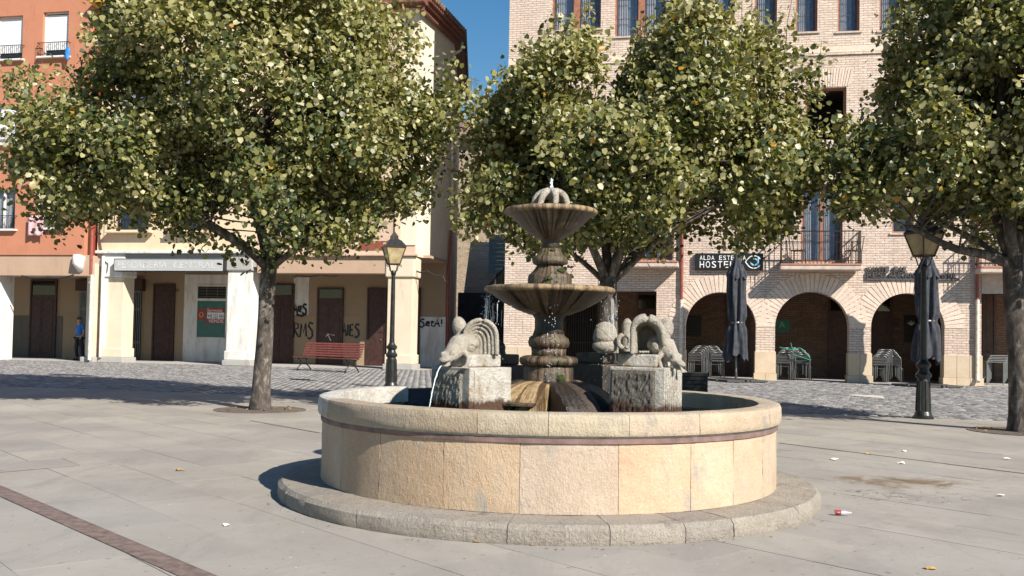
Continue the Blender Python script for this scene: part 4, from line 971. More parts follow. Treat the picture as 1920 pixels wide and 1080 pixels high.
door(rb, RX(1640, 640, B), RX(1668, 640, B), 2.9, B, 'frame_dark', transom=.5); door(rb, RX(1735, 640, B), RX(1765, 640, B), 2.6, B, 'frame_dark')
door(rb, RX(1845, 640, B), RX(1862, 640, B), 3.3, B, 'frame_dark'); door(rb, RX(1196, 640, B), RX(1228, 640, B), 2.9, B, 'frame_dark', transom=.5)
MB().box(RX(1060, 640, B), RX(1118, 640, B), B-.02, B-.001, .3, 3.1).build('dark_opening', 'dark', rb)
g = MB(); x0, x1 = RX(1058, 640, B), RX(1120, 640, B)
for i in range(15): x = x0+(x1-x0)*i/14; g.tube([(x, B-.1, .3), (x, B-.1, 3.1)], .014, 5)
for z in (.32, 1.1, 1.9, 2.7, 3.08): g.box(x0, x1, B-.115, B-.085, z-.015, z+.015)
g.build('iron_grille', 'iron', rb)
# signs on the building
def onR(x): return RF.W(x, 0, 0)
def sign_root(name, label, cat, px, py): x, z = U(px, py); p = RF.W(x, 0, z); return thing(name, label, cat, p, RF.a), x, z
sg, sx, sz = sign_root('hostel_sign', 'black hostel sign with white lettering behind the left closed parasol', 'sign', 1367, 491)
def rel(px, py, off=0): x, z = U(px, py, off); return x-sx, z-sz
x0, z0 = rel(1303, 507); x1, z1 = rel(1431, 476)
MB().box(x0, x1, -.14, -.02, z0, z1).build('sign_panel', 'sign_black', sg, bevel=.006)
a, b = rel(1312, 488), rel(1400, 480); cwd = (b[0]-a[0])/12
for i, ch_ in enumerate('ALDA ESTELLA'):
    if ch_ != ' ': text(ch_, a[0]+i*cwd, a[0]+(i+.74)*cwd, a[1], b[1], -.141, 'sign_white', sg, .004)
a, b = rel(1312, 502.5), rel(1380, 490.5); cwd = (b[0]-a[0])/6
for i, ch_ in enumerate('HOSTEL'): text(ch_, a[0]+i*cwd, a[0]+(i+.72)*cwd, a[1], b[1], -.141, 'sign_white', sg, .004)
lg = MB(); cx, cz = rel(1412, 492); R1 = .22
for sgn in (1, -1):
    pts = [(cx-.25, -.146, cz)]+[(cx+.02+R1*math.cos(t_), -.146, cz+sgn*R1*math.sin(t_)*.92) for t_ in np.linspace(2.6, .5, 9)]; lg.tube(pts, .016, 5, flat=.4)
lg.build('lens_mark', 'sign_white', sg)
lo = MB(); pts = [(cx+.03+.105*math.cos(t_), -.146, cz+.105*math.sin(t_)) for t_ in np.linspace(0, 2*PI, 17)]; lo.tube(pts, .028, 5, flat=.3); lo.tube([(cx+.15, -.146, cz+.13), (cx+.15, -.146, cz-.13)], .024, 5, flat=.3); lo.build('round_mark', 'sign_blue', sg)
s2, sx, sz = sign_root('bar_lettering', 'raised dark bar and restaurant lettering above the right arch', 'sign', 1710, 512)
for s_, A0, A1 in (('XANTI BAR', (1625, 509.5), (1701, 500)), ('RESTAURANTE', (1625, 521), (1736, 511)), ('AMSTEL', (1752, 522), (1796, 512.5))):
    a, b = rel(*A0), rel(*A1); cwd = (b[0]-a[0])/len(s_)
    for i, ch_ in enumerate(s_):
        if ch_ != ' ': text(ch_, a[0]+i*cwd+.02*cwd, a[0]+(i+.90)*cwd, a[1], b[1], -.02, 'letters', s2, .035)
a, b = rel(1624, 525), rel(1797, 522.5); MB().box(a[0], b[0], -.07, -.012, a[1], b[1]).build('letter_rail', 'letters', s2)
s3, sx, sz = sign_root('green_letter_sign', 'small green plate with letter A inside the middle arch', 'sign', 1466, 611)
s3.location = RF.W(*(lambda p: (p[0], B, p[1]))(U(1466, 611, B)))
MB().box(-.27, .27, -.05, -.01, -.24, .24).build('plate', 'green_sign', s3); text('A', -.10, .10, -.07, .16, -.052, 'green_light', s3, .004)
def board(px0, px1, py0, py1, name, label, cat, mat='sign_black', lines=True, ink='alu'):
    p = U((px0+px1)/2, (py0+py1)/2, B); o = thing(name, label, cat, RF.W(p[0], B, p[1]), RF.a)
    hw_ = (U(px1, py0, B)[0]-U(px0, py0, B)[0])/2; hh = (U(px0, py0, B)[1]-U(px0, py1, B)[1])/2
    MB().box(-hw_, hw_, -.04, -.005, -hh, hh).build('panel', mat, o, bevel=.005)
    if lines:
        l = MB()
        for k in range(6): z = hh*.7-k*hh*.27; l.box(-hw_*.7, -hw_*.7+hw_*random.uniform(.7, 1.4), -.043, -.0405, z-.012, z+.012)
        l.build('printed_lines', ink, o)
    return o
board(1288, 1315, 592, 630, 'menu_board', 'black menu board on the wall inside the left arch', 'menu board', lines=True, ink='rattan')
board(1667, 1686, 596, 613, 'framed_notice', 'small red-brown framed notice inside the right arch', 'picture frame', 'frame_dark', False)
bb = board(1694, 1722, 591, 641, 'dark_wall_board', 'tall black board with white leaf mark inside the right arch', 'board', lines=False)
l = MB()
for k in range(5): a = PI/2+(k-2)*.5; l.tube([(0, -.045, .12), (.17*math.cos(a), -.045, .12+.17*math.sin(a))], [.025, .006], 6, flat=.2)
l.build('leaf_mark', 'sign_white', bb)
board(1576, 1588, 622, 640, 'pale_notice', 'pale green paper notice on the dark door inside the middle arch', 'notice', 'green_light', False)

# ================================================================== LEFT BUILDINGS
LF = Frame(-3.6, 34.7, -.2); V_ = LF.U
def lx(px, py=600, off=0): return V_(px, py, off)[0]
def lz(px, py, off=0): return V_(px, py, off)[1]
ZS1 = lz(500, 480)                            # underside of the upper floors
TOPL = 13.4
# --- pink / cream building B (x 480..775) with its lit side wall
pb = thing('corner_building', 'pink and cream plastered corner house with graffiti arcade and red eaves', 'building', LF.o, LF.a)
xb0, xb1 = lx(478), lx(776)
wl = []
def LW_(a, b, t, bt, lst, kind, off=0): r_ = (lx(a, (t+bt)/2, off), lx(b, (t+bt)/2, off), lz((a+b)/2, bt, off), lz((a+b)/2, t, off)); lst.append(r_+(kind,)); return rect(r_[0], r_[1], r_[2], r_[3])
hb = [LW_(640, 692, -30, 75, wl, 'single'), LW_(640, 692, 160, 262, wl, 'single'), LW_(640, 692, 335, 430, wl, 'single'), LW_(530, 580, -30, 75, wl, 'single'), LW_(530, 580, 160, 262, wl, 'single'), LW_(530, 580, 335, 430, wl, 'single')]
panel(rect(xb0, xb1, ZS1, TOPL), hb, 0, .35).build('wall', 'pinkish', pb)
for wv in wl: window(pb, *wv, frame='white')
MB().box(lx(737), lx(749), -.06, -.001, ZS1+.4, TOPL).build('pilaster', 'cream', pb); MB().box(lx(749), xb1, -.04, -.001, ZS1+.4, TOPL).build('corner_strip', 'paleside', pb)
# brick patch band above arcade
MB().box(lx(665), lx(722), -.035, -.001, lz(700, 468), lz(700, 452)).build('brick_patch', 'redpipe', pb)
MB().box(xb0, xb1+.12, -.14, -.001, ZS1, ZS1+.10).build('ledge', 'pinkish', pb, bevel=.02)
# side wall (receding), then second wall along the alley
P0 = Vector((-3.50, 34.7)); P1 = Vector((-2.5, 38.3)); P2 = Vector((-2.85, 49.0))
def wallw(p, q, z0, z1, th, name, mat, parent, F_):
    d = (q-p).normalized(); n = Vector((-d.y, d.x)); poly = [p, q, q+n*th, p+n*th]
    poly = [tuple((F_.L(a.x, a.y, 0)).xy) for a in poly]; return MB().prism(poly, z0, z1).build(name, mat, parent)
wallw(P0, P1, ZS1+.002, TOPL, .35, 'side_wall', 'paleside', pb, LF); wallw(P1+Vector((.003, .003)), P2, 0, TOPL, .35, 'alley_wall', 'pinkish', pb, LF)
tm = (P1-P0)*.88
wallw(P0+tm, P1-Vector((.002, .002)), 0, ZS1, .3, 'lower_side_wall', 'arcwall', pb, LF)
# eaves: stepped red boards with tiles on top
def eave(p, q, ov, name):
    d = (q-p).normalized(); n = Vector((d.y, -d.x))
    for k, (o_, z0, z1) in enumerate(((ov*.35, TOPL-.42, TOPL-.24), (ov*.7, TOPL-.238, TOPL-.12), (ov, TOPL-.118, TOPL-.002))):
        poly = [p, q, q+n*o_, p+n*o_]; poly = [tuple(LF.L(a.x, a.y, 0).xy) for a in poly]; MB().prism(poly, z0, z1).build('eave_board', 'eave', pb)
    nt_ = int((q-p).length/.22); tl_ = MB()
    for i in range(nt_):
        c = p+d*(i+.5)*(q-p).length/nt_; a = LF.L(c.x+n.x*(ov+.1), c.y+n.y*(ov+.1), 0); b_ = LF.L(c.x-n.x*1.2, c.y-n.y*1.2, 0)
        tl_.tube([(a.x, a.y, TOPL+.06), (b_.x, b_.y, TOPL+.5)], .09, 7)
    tl_.build('roof_tiles', 'rooftile', pb, kind='stuff')
eave(P0-Vector((.0, .4)), P1, .40, 'e'); eave(P1, P2, .36, 'e')
Wp0 = LF.L(P0.x, P0.y, 0)
MB().box(xb0, Wp0.x+.3, -.7, -.001, TOPL-.2, TOPL-.002).build('eave_board', 'eave', pb)
rf_ = [tuple(LF.L(a.x, a.y, 0).xy) for a in (P0, P1, P2, Vector((-14, 49)), Vector((-12, 36.7)))]; MB().prism(rf_, TOPL+.001, TOPL+.3).build('roof', 'rooftile', pb)
# down pipe with swan neck near the corner
pp = [at(867, 80, 38.1), at(864, 95, 38.0), at(852, 101, 37.9), at(848, 112, 37.9), at(848, 400, 37.9)]; pp = [LF.L(*p) for p in pp]
MB().tube(pp, .055, 8).build('drain_pipe', 'creampipe', pb, smooth=True)
p_ = [LF.L(*at(x, y, 37.9)) for x, y in ((846, 430), (840, 520), (838, 690))]; MB().tube(p_, .06, 8).build('drain_pipe', 'redpipe', pb)
# arcade of B
BK = 3.3
def col(root, pa, pb_, mat, z_cap, capmat=None, base='base', dp=.75, bw=.1):
    x0, x1 = lx(pa), lx(pb_); c = MB().box(x0, x1, .03, dp, .22, z_cap).build('column', mat, root, bevel=.02)
    MB().box(x0-bw, x1+bw, .03-bw, dp+bw, 0, .2).build('column_base', base, c, bevel=.02); MB().box(x0-.05, x1+.05, -.02, dp+.05, .2, .55).build('column_foot', mat, c, bevel=.03)
    cm_ = MB().box(x0-.08, x1+.08, -.05, dp+.05, z_cap+.001, ZS1-.001); cm_.build('capital', capmat or mat, c, bevel=.05)
    return c
col(pb, 725, 772, 'colcream', lz(750, 520), 'colcream'); 
MB().box(lx(480), lx(722), .0, .7, lz(600, 512), ZS1-.001).build('arcade_beam', 'beige', pb)
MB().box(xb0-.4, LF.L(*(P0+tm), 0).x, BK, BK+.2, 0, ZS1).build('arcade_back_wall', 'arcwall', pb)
MB().box(xb0-.4, Wp0.x+.3, .71, BK, ZS1, ZS1+.1).build('arcade_ceiling', 'beige', pb)
MB().box(xb0-.4, Wp0.x+.35, -.02, BK, .001, .012).build('arcade_floor', 'base', pb)
MB().box(lx(549, 600, BK), lx(578, 600, BK), BK-.012, BK-.001, 0.02, lz(560, 520, BK)).build('white_paint_patch', 'whitewash', pb)
MB().box(lx(549, 600, BK), lx(835, 600, BK), BK-.012-.008, BK-.0125, .02, lz(660, 592, BK)).build('wall_dado', 'arcwall', pb)
MB().box(lx(786, 600, BK), lx(836, 600, BK), BK-.03, BK-.021, .02, lz(800, 594, BK)).build('pale_panel', 'whitewash', pb)
D1 = door(pb, lx(505, 600, BK), lx(549, 600, BK), lz(527, 535, BK), BK-.021, leaves=2, transom=.4)
door(pb, lx(598, 600, BK), lx(641, 600, BK), lz(620, 543, BK), BK-.021, leaves=2, transom=.35)
door(pb, lx(692, 600, BK), lx(722, 600, BK), lz(707, 543, BK), BK-.021); door(pb, lx(772, 600, BK), lx(785, 600, BK), lz(780, 543, BK), BK-.021)
def graffiti(name, label, strokes, px0, px1, py0, py1, yoff, r=.045, mat='paint_black'):
    x0, x1 = lx(px0, py0, BK), lx(px1, py0, BK); z0, z1 = lz(px0, py1, BK), lz(px0, py0, BK)
    o = thing(name, label, 'graffiti', LF.W((x0+x1)/2, BK-yoff, (z0+z1)/2), LF.a); m_ = MB()
    for st in strokes:
        m_.tube([((u-.5)*(x1-x0), -.002, (v-.5)*(z1-z0)) for u, v in st], r, 6, flat=.06)
    m_.build('strokes', mat, o); return o
R_ = lambda ox, w_: [[(ox, 0), (ox+w_*.05, 1), (ox+w_*.8, .85), (ox+w_*.75, .6), (ox+w_*.1, .5), (ox+w_*.9, 0)]]
M_ = lambda ox, w_: [[(ox, 0), (ox+w_*.15, .9), (ox+w_*.5, .3), (ox+w_*.85, .95), (ox+w_, .05)]]
S_ = lambda ox, w_: [[(ox+w_*.95, .9), (ox+w_*.4, 1), (ox+w_*.1, .75), (ox+w_*.8, .45), (ox+w_*.9, .1), (ox+w_*.4, -.12), (ox, 0)]]
A_ = lambda ox, w_: [[(ox, 0), (ox+w_*.5, 1), (ox+w_, -.02)], [(ox+w_*.1, .4), (ox+w_*.95, .42)]]
E_ = lambda ox, w_: [[(ox+w_*.9, .95), (ox+w_*.15, .9), (ox+w_*.1, .05), (ox+w_*.9, .05)], [(ox+w_*.1, .5), (ox+w_*.75, .52)]]
I_ = lambda ox, w_: [[(ox+w_*.5, .95), (ox+w_*.45, .05)]]
graffiti('graffiti_tag', 'black RMS graffiti tag left of the middle brown door', R_(0, .28)+M_(.33, .32)+S_(.72, .28), 552, 588, 604, 632, .025)
graffiti('graffiti_tag', 'black looping graffiti above the other tag between the brown doors', A_(0, .28)+[[(.36, .4), (.52, .5), (.5, .8), (.36, .75), (.34, .3), (.55, .2)]]+S_(.62, .3)+[[(.2, -.1), (.6, -.25), (.9, -.1), (.6, .1)]], 551, 578, 570, 588, .025, .05)
graffiti('graffiti_tag', 'black AIES graffiti tag right of the middle brown door', A_(0, .25)+I_(.27, .12)+E_(.42, .25)+S_(.72, .27), 642, 675, 607, 630, .025)
graffiti('graffiti_tag', 'black SetA graffiti with exclamation mark on the pale end panel', S_(0, .2)+[[(.24, .35), (.42, .45), (.40, .65), (.28, .6), (.24, .2), (.42, .1)], [(.52, .8), (.5, .1), (.6, .05)], [(.46, .6), (.6, .62)]]+A_(.62, .22)+[[(.93, 1), (.92, .35)], [(.925, .1), (.925, .02)]], 788, 832, 598, 612, .035, .035)
graffiti('graffiti_tag', 'small white arrow-like scribble low on the middle brown door', [[(0, .6), (.2, 1), (1, .8)], [(.2, .9), (.6, 0), (.4, .35)]], 613, 629, 626, 639, .085, .02, 'whitewash')

# --- cream building A
cb = thing('cream_building', 'cream plastered house with white painted arcade columns and shop sign', 'building', LF.o, LF.a)
xa0, xa1 = lx(178), lx(477.5); wa = []
ha = [LW_(217, 280, 330, 432, wa, 'dark'), LW_(330, 392, 330, 432, wa, 'dark'), LW_(217, 280, 95, 200, wa, 'single'), LW_(330, 392, 95, 200, wa, 'single'), LW_(217, 280, -120, -20, wa, 'single')]
ZSA = lz(330, 476)
panel(rect(xa0, xa1, ZSA, 17.5), ha, 0, .35).build('wall', 'cream', cb)
for wv in wa: window(cb, *wv, frame='frame_dark')
for wv in wa[:2]:
    x0, x1, z0 = wv[0]-.15, wv[1]+.15, wv[2]; r = MB()
    for zz in (z0+.05, z0+.95): r.box(x0, x1, -.26, -.235, zz-.012, zz+.012)
    for xx in (x0, x1-.02): r.box(xx, xx+.02, -.234, -.001, z0+.94, z0+.96)
    n = 12
    for i in range(n+1): x = x0+(x1-x0)*i/n; r.tube([(x, -.247, z0+.05), (x, -.247, z0+.95)], .009, 5)
    for k in (-1, 0, 1):
        cx = (x0+x1)/2+k*.4; r.tube([(cx-.2, -.247, z0+.5), (cx, -.247, z0+.75), (cx+.2, -.247, z0+.5), (cx, -.247, z0+.25), (cx-.2, -.247, z0+.5)], .011, 5)
    r.build('railing', 'iron', cb); MB().box(x0-.1, x1+.1, -.30, -.056, z0-.12, z0-.01).build('window_ledge', 'cream', cb, bevel=.02)
MB().box(xa0, xa1, -.16, -.001, ZSA, ZSA+.12).build('ledge', 'whitewash', cb, bevel=.03)
MB().box(xa0, xa1, .0, .7, lz(330, 500), ZSA-.001).build('arcade_beam', 'base', cb)
ZS1_ = ZS1; ZS1 = ZSA
col(cb, 191, 229, 'colcream', lz(210, 520), 'whitewash'); col(cb, 424, 468, 'whitewash', lz(445, 508), 'base')
ZS1 = ZS1_
MB().box(lx(190.0), lx(199), -.005, .029, .56, lz(195, 522)).build('white_strip', 'whitewash', cb)
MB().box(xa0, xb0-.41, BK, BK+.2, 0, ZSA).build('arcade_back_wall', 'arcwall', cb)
MB().box(xa0, xb0-.41, .71, BK, ZSA, ZSA+.1).build('arcade_ceiling', 'beige', cb); MB().box(xa0-2, xb0-.41, -.02, BK, .001, .012).build('arcade_floor', 'base', cb)
door(cb, lx(290, 600, BK), lx(325, 600, BK), lz(307, 535, BK), BK, leaves=1, transom=0)
for c_, q0, q1 in (('2', 328.5, 331.5), ('0', 332.3, 335.3)): text(c_, lx(q0, 545, BK), lx(q1, 545, BK), lz(332, 547, BK), lz(332, 541, BK), BK-.003, 'doorwood', cb, .004, 'house_number')
def gate(px0, px1, pt):
    x0, x1, z1 = lx(px0, 600, BK), lx(px1, 600, BK), lz(px0, pt, BK); MB().box(x0, x1, BK-.02, BK-.001, .02, z1).build('dark_opening', 'dark', cb)
    g = MB(); n = 10
    for i in range(n+1): x = x0+(x1-x0)*i/n; g.box(x-.012, x+.012, BK-.1, BK-.08, .02, z1)
    for zz in (z1*.26, z1*.74):
        for i in range(n): a = x0+(x1-x0)*i/n; b = x0+(x1-x0)*(i+1)/n; g.tube([(a, BK-.09, zz-.1), (b, BK-.09, zz+.1)], .008, 4); g.tube([(a, BK-.09, zz+.1), (b, BK-.09, zz-.1)], .008, 4)
    g.box(x0, x1, BK-.105, BK-.075, z1-.04, z1); g.build('folding_gate', 'alu', cb)
    MB().box(x0-.08, x1+.15, BK-.28, BK-.001, z1+.01, z1+.50).build('shutter_box', 'doorwood', cb)
gate(230, 265, 546); gate(150, 172, 546)
# shop window
x0, x1 = lx(368, 600, BK), lx(428, 600, BK); zt1, zt2, zt3 = lz(395, 535, BK), lz(395, 562, BK), lz(395, 635, BK)
MB().box(lx(345, 600, BK), lx(432, 600, BK), BK-.04, BK-.001, .02, lz(390, 515, BK)).build('shop_surround', 'whitewash', cb)
sf = MB(); 
for a in ((x0, x0+.08, zt3, zt1), (x1-.08, x1, zt3, zt1)): sf.box(a[0], a[1], BK-.10, BK-.041, a[2], a[3])
sf.box(x0+.081, x1-.081, BK-.10, BK-.041, zt2-.05, zt2+.05).box(x0+.081, x1-.081, BK-.10, BK-.041, zt3, zt3+.06).box(x0+.081, x1-.081, BK-.1, BK-.041, zt1-.05, zt1); sfo = sf.build('shop_window', 'whitewash', cb)
MB().box(x0+.08, x1-.08, BK-.06, BK-.045, zt3+.06, zt2-.05).build('pane', 'teal', sfo); MB().box(x0+.08, x1-.08, BK-.06, BK-.045, zt2+.05, zt1-.05).build('pane', 'dark', sfo)
g = MB()
for i in range(1, 5): z = zt2+(zt1-zt2)*i/5; g.box(x0+.08, x1-.08, BK-.085, BK-.07, z-.006, z+.006)
for i in range(1, 3): x = x0+(x1-x0)*i/3; g.box(x-.006, x+.006, BK-.07, BK-.064, zt2, zt1)
g.build('transom_bars', 'alu', sfo)
ps = thing('sale_poster', 'red and white for-sale poster with phone number inside the shop window', 'poster', LF.W(lx(405, 592, BK), BK, lz(405, 592, BK)), LF.a)
MB().box(-.42, .42, -.066, -.0615, -.33, .33).build('sheet', 'red', ps); MB().box(-.36, .40, -.068, -.0665, -.12, .13).build('white_band', 'sign_white', ps)
text('Servicios', -.36, .3, .16, .29, -.0675, 'sign_white', ps, .001); text('948 555 464', -.34, .38, -.10, .08, -.069, 'paint_black', ps, .001); text('VENDE', -.3, .38, -.29, -.15, -.0675, 'sign_white', ps, .001)
p2 = thing('round_logo_poster', 'small red poster with pale ring left of the for-sale poster', 'poster', LF.W(lx(379, 590, BK), BK, lz(379, 590, BK)), LF.a)
MB().box(-.15, .15, -.066, -.0615, -.24, .24).build('sheet', 'red', p2)
MB().tube([(.08*math.cos(t_), -.07, .1*math.sin(t_)) for t_ in np.linspace(0, 2*PI, 14)], .018, 5, flat=.2).build('ring_mark', 'yellow', p2)
# sign box
sb = thing('shop_sign_box', 'long faded grey fishmonger sign box under the cream house ledge', 'sign', LF.W(lx(315, 497, -.3), -.3, lz(315, 497, -.3)), LF.a)
hw_ = (lx(418, 497, -.3)-lx(212, 497, -.3))/2; hh = (lz(315, 485, -.3)-lz(315, 509, -.3))/2
MB().box(-hw_, hw_, 0, .28, -hh, hh).build('box_body', 'sign_black', sb); MB().box(-hw_+.03, hw_-.03, -.012, -.001, -hh+.03, hh-.03).build('face', 'sign_grey', sb)
text('PESCADERIA', -hw_*.92, -hw_*.02, -hh*.5, hh*.5, -.0125, 'sign_faint', sb, .003); text('CENTRAL', hw_*.1, hw_*.85, -hh*.5, hh*.5, -.0125, 'sign_faint', sb, .003)
aw = MB().box(lx(193, 5), lx(238, 5), -.9, -.05, lz(210, 11, -.4), lz(210, 11, -.4)+.12); aw.build('awning_edge', 'yellow', cb)
# pipes between houses
for pxp, m_, sp_ in ((170, 'creampipe', 640), ):
    x = lx(pxp, 600, -.5); MB().tube([(x, -.5, .1), (x, -.5, lz(pxp, 515, -.5))], .07, 10).build('drain_pipe', 'creampipe', cb); MB().tube([(lx(177, 300, -.46), -.46, lz(170, 514, -.5)), (lx(177, 300, -.46), -.46, TOPL)], .06, 10).build('drain_pipe', 'redpipe', cb)
x = lx(190, 600, -.12); MB().tube([(x, -.12, .2), (x, -.12, lz(190, 480, -.12))], .06, 10).build('drain_pipe', 'whitewash', cb)

# --- orange building
ob = thing('orange_building', 'terracotta orange apartment house with white roller shutters at far left', 'building', LF.o, LF.a)
OF = -.55; xo1 = lx(163, 300, OF); xo0 = lx(-260, 300, OF); ZSO = lz(80, 478, OF); wo = []
ho = [LW_(80, 128, 22, 106, wo, 's', OF), LW_(-6, 42, 30, 112, wo, 's', OF), LW_(-16, 32, 196, 270, wo, 's', OF), LW_(70, 118, 193, 268, wo, 's', OF), LW_(-20, 28, 355, 430, wo, 'c', OF), LW_(66, 116, 352, 428, wo, 'c', OF), LW_(-6, 42, -140, -60, wo, 's', OF), LW_(80, 128, -140, -60, wo, 's', OF)]
panel(rect(xo0, xo1, ZSO, 18.5), ho, OF, OF+.3).build('wall', 'orange', ob)
MB().box(xo1+.001, lx(177, 300, 0), -.05, .3, ZSO, 18.5).build('recessed_wall', 'orange_shade', ob)
MB().box(xo1-.3, xo1-.001, OF+.301, .3, ZSO, 18.5).build('return_wall', 'orange', ob)
for (x0, x1, z0, z1, k) in wo:
    y = OF+.12; f = MB(); f.box(x0, x0+.06, y, y+.06, z0, z1).box(x1-.06, x1, y, y+.06, z0, z1).box(x0, x1, y, y+.06, z1-.05, z1).box(x0, x1, y, y+.06, z0, z0+.05); fo = f.build('window', 'white', ob)
    if k == 's':
        zz = z0+.3 if z0 > 9 else z0+.05; n = int((z1-.05-zz)/.055)
        for i in range(n): MB().box(x0+.061, x1-.061, y+.012, y+.04, zz+i*.055+.003, zz+(i+1)*.055-.002).build('shutter_slat', 'shutter', fo)
    else:
        MB().box((x0+x1)/2-.04, (x0+x1)/2+.04, y, y+.06, z0+.05, z1-.05).build('mullion', 'white', fo)
        cu = MB(); vs = []
        for i in range(25): u = i/24; vs += [(x0+.07+(x1-x0-.14)*u*.7, y+.14+.02*math.sin(u*30), z0+.05), (x0+.07+(x1-x0-.14)*u*.9, y+.14+.02*math.sin(u*30), z1-.05)]
        cu.add(vs, [(2*i, 2*i+2, 2*i+3, 2*i+1) for i in range(24)]); cu.build('curtain', 'curtain', fo, smooth=True)
    MB().box(x0+.06, x1-.06, y+.045, y+.05, z0+.05, z1-.05).build('pane', 'glass', fo)
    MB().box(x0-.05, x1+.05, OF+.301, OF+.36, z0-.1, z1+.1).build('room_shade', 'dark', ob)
    MB().box(x0-.14, x1+.14, OF-.16, OF+.10, z0-.07, z0-.002).build('sill', 'white', ob, bevel=.01)
    r = MB(); yr = OF-.14; a, b = x0-.12, x1+.12
    for zz in (z0+.07, z0+.52): r.box(a, b, yr-.012, yr+.012, zz-.01, zz+.01)
    for xx in (a, b-.02): r.box(xx, xx+.02, yr+.013, OF-.001, z0+.51, z0+.53)
    n = 16
    for i in range(n+1): x = a+(b-a)*i/n; r.tube([(x, yr, z0+.0), (x, yr, z0+.52)], .008, 5)
    for i in range(4): cx = a+(b-a)*(i+.5)/4; r.tube([(cx-.1, yr, z0+.1), (cx+.08, yr, z0+.25), (cx-.08, yr, z0+.35), (cx+.1, yr, z0+.48)], .009, 4)
    r.build('railing', 'iron', ob)
MB().box(xo0, xo1+.25, OF+.05, OF+.9, lz(80, 517, OF), ZSO-.001).build('arcade_beam', 'beige', ob, bevel=.02)
cz = MB(); x = lx(148, 490, OF); cz.tube([(x, OF+.02, ZSO-.05), (x, OF-.05, ZSO-.30), (x+.05, OF+.1, ZSO-.62)], [.24, .22, .12], 12); cz.build('corbel', 'white', ob, smooth=True)
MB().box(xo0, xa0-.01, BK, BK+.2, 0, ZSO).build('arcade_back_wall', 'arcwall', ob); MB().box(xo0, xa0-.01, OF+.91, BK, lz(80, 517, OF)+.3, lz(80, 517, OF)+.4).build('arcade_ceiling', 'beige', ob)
MB().box(xo0, lx(118, 600, BK), BK-.02, BK-.001, .02, lz(80, 592, BK)).build('wall_dado', 'dado', ob)
MB().box(xo0, xa0-2.01, -.02, BK, .001, .012).build('arcade_floor', 'base', ob)
door(ob, lx(60, 600, BK), lx(104, 600, BK), lz(80, 527, BK), BK-.021, leaves=2, transom=.6)
MB().box(lx(167), lx(182), -.2, .5, .2, ZSO-.3).build('column', 'colcream', ob, bevel=.02); MB().box(lx(161), lx(186), -.3, .6, 0, .2).build('column_base', 'base', ob, bevel=.02)
MB().box(lx(-4), lx(8), -.3, .5, 0.0, ZSO-.3).build('column', 'whitewash', ob)
# cloth and bag hanging on rails
x, z = V_(68, 420, OF-.17); c = thing('hanging_cloth', 'pink striped cloth hanging over the lowest orange-house window sill', 'cloth', LF.W(x, OF-.17, z), LF.a)
cl = MB(); vs = []
for j in range(9):
    for i in range(13): u, v = i/12, j/8; vs.append(((u-.5)*.68, -.03*math.sin(u*14)*v-.02, .32-.78*v+.02*math.sin(u*5)*v))
cl.add(vs, [(j*13+i, j*13+i+1, (j+1)*13+i+1, (j+1)*13+i) for j in range(8) for i in range(12)]); o = cl.build('cloth', 'pink', c, smooth=True); md = o.modifiers.new('s', 'SOLIDIFY'); md.thickness = .008
x, z = V_(128, 98, OF-.17); c = thing('hanging_bag', 'small blue and yellow bag hanging from the upper window railing', 'bag', LF.W(x, OF-.19, z), LF.a)
MB().add([], []); bgm = MB(); bgm.ell((0, -.02, -.04), (.10, .06, .30)); bgm.v = [tuple(Vector(v)+noise.noise_vector(Vector(v)*7)*.04) for v in bgm.v]; bgm.build('bag_body', 'blue', c, smooth=True)
MB().tube([(0, 0, .25), (.03, 0, .36)], .012, 6).build('bag_handle', 'yellow', c)
# cables draped along the arcade
def cable(pts, F_, off, root, r=.018):
    ps = []
    for i in range(len(pts)-1):
        for k in range(6):
            u = k/6; x = pts[i][0]+(pts[i+1][0]-pts[i][0])*u; y = pts[i][1]+(pts[i+1][1]-pts[i][1])*u+3*math.sin(PI*u); a = F_.U(x, y, off); ps.append((a[0], off, a[1]))
    MB().tube(ps, r, 5).build('cable', 'cable', root)
cable([(40, 517), (90, 520), (137, 516), (137, 512)], LF, -.6, ob, .03); cable([(190, 478), (202, 494), (200, 512)], LF, -.08, cb); cable([(780, 508), (800, 508), (830, 518), (838, 530)], LF, .2, pb, .03); cable([(550, 520), (556, 516), (600, 515), (640, 515)], LF, BK-.05, pb, .012)
cable([(190, 400), (186, 440), (192, 480)], LF, -.08, cb, .03)

# ================================================================== ALLEY
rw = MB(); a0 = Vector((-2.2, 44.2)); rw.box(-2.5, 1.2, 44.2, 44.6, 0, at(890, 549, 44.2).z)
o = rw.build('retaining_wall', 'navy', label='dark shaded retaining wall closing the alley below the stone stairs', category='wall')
st = thing('stone_stairs', 'flight of worn stone stairs climbing at the end of the alley', 'stairs', (0, 0, 0))
zz0 = at(890, 549, 44.2).z; n = 18
for i in range(n): MB().box(-2.25, -.85, 44.61+i*.34, 44.61+(i+1)*.34+.1, zz0+i*.165-.3, zz0+(i+1)*.165-.002).build('tread', 'stair', st, bevel=.015)
MB().box(-.84, 1.2, 47, 47.3, 0, at(930, 512, 47).z).build('retaining_wall', 'rubble', label='rough stone wall beside the top of the alley stairs', category='wall')
fw = MB(); x0, x1 = at(916, 500, 46.5).x, 1.0; z0, z1 = at(930, 512, 46.5).z, at(930, 440, 46.5).z
cs = thing('blue_shutter', 'pale blue corrugated metal sheet at the head of the alley', 'metal sheet', (x0, 46.5, z0))
for i in range(9): MB().box(0, x1-x0, -.03*(i % 2), .05, i*(z1-z0)/9, (i+1)*(z1-z0)/9-.01).build('panel', 'bluemetal', cs)
rl = thing('stair_railing', 'dark sloping iron railing beside the blue sheet at the alley', 'railing', (0, 0, 0))
r = MB(); A0, A1 = at(912, 540, 44.4), at(946, 502, 44.4)
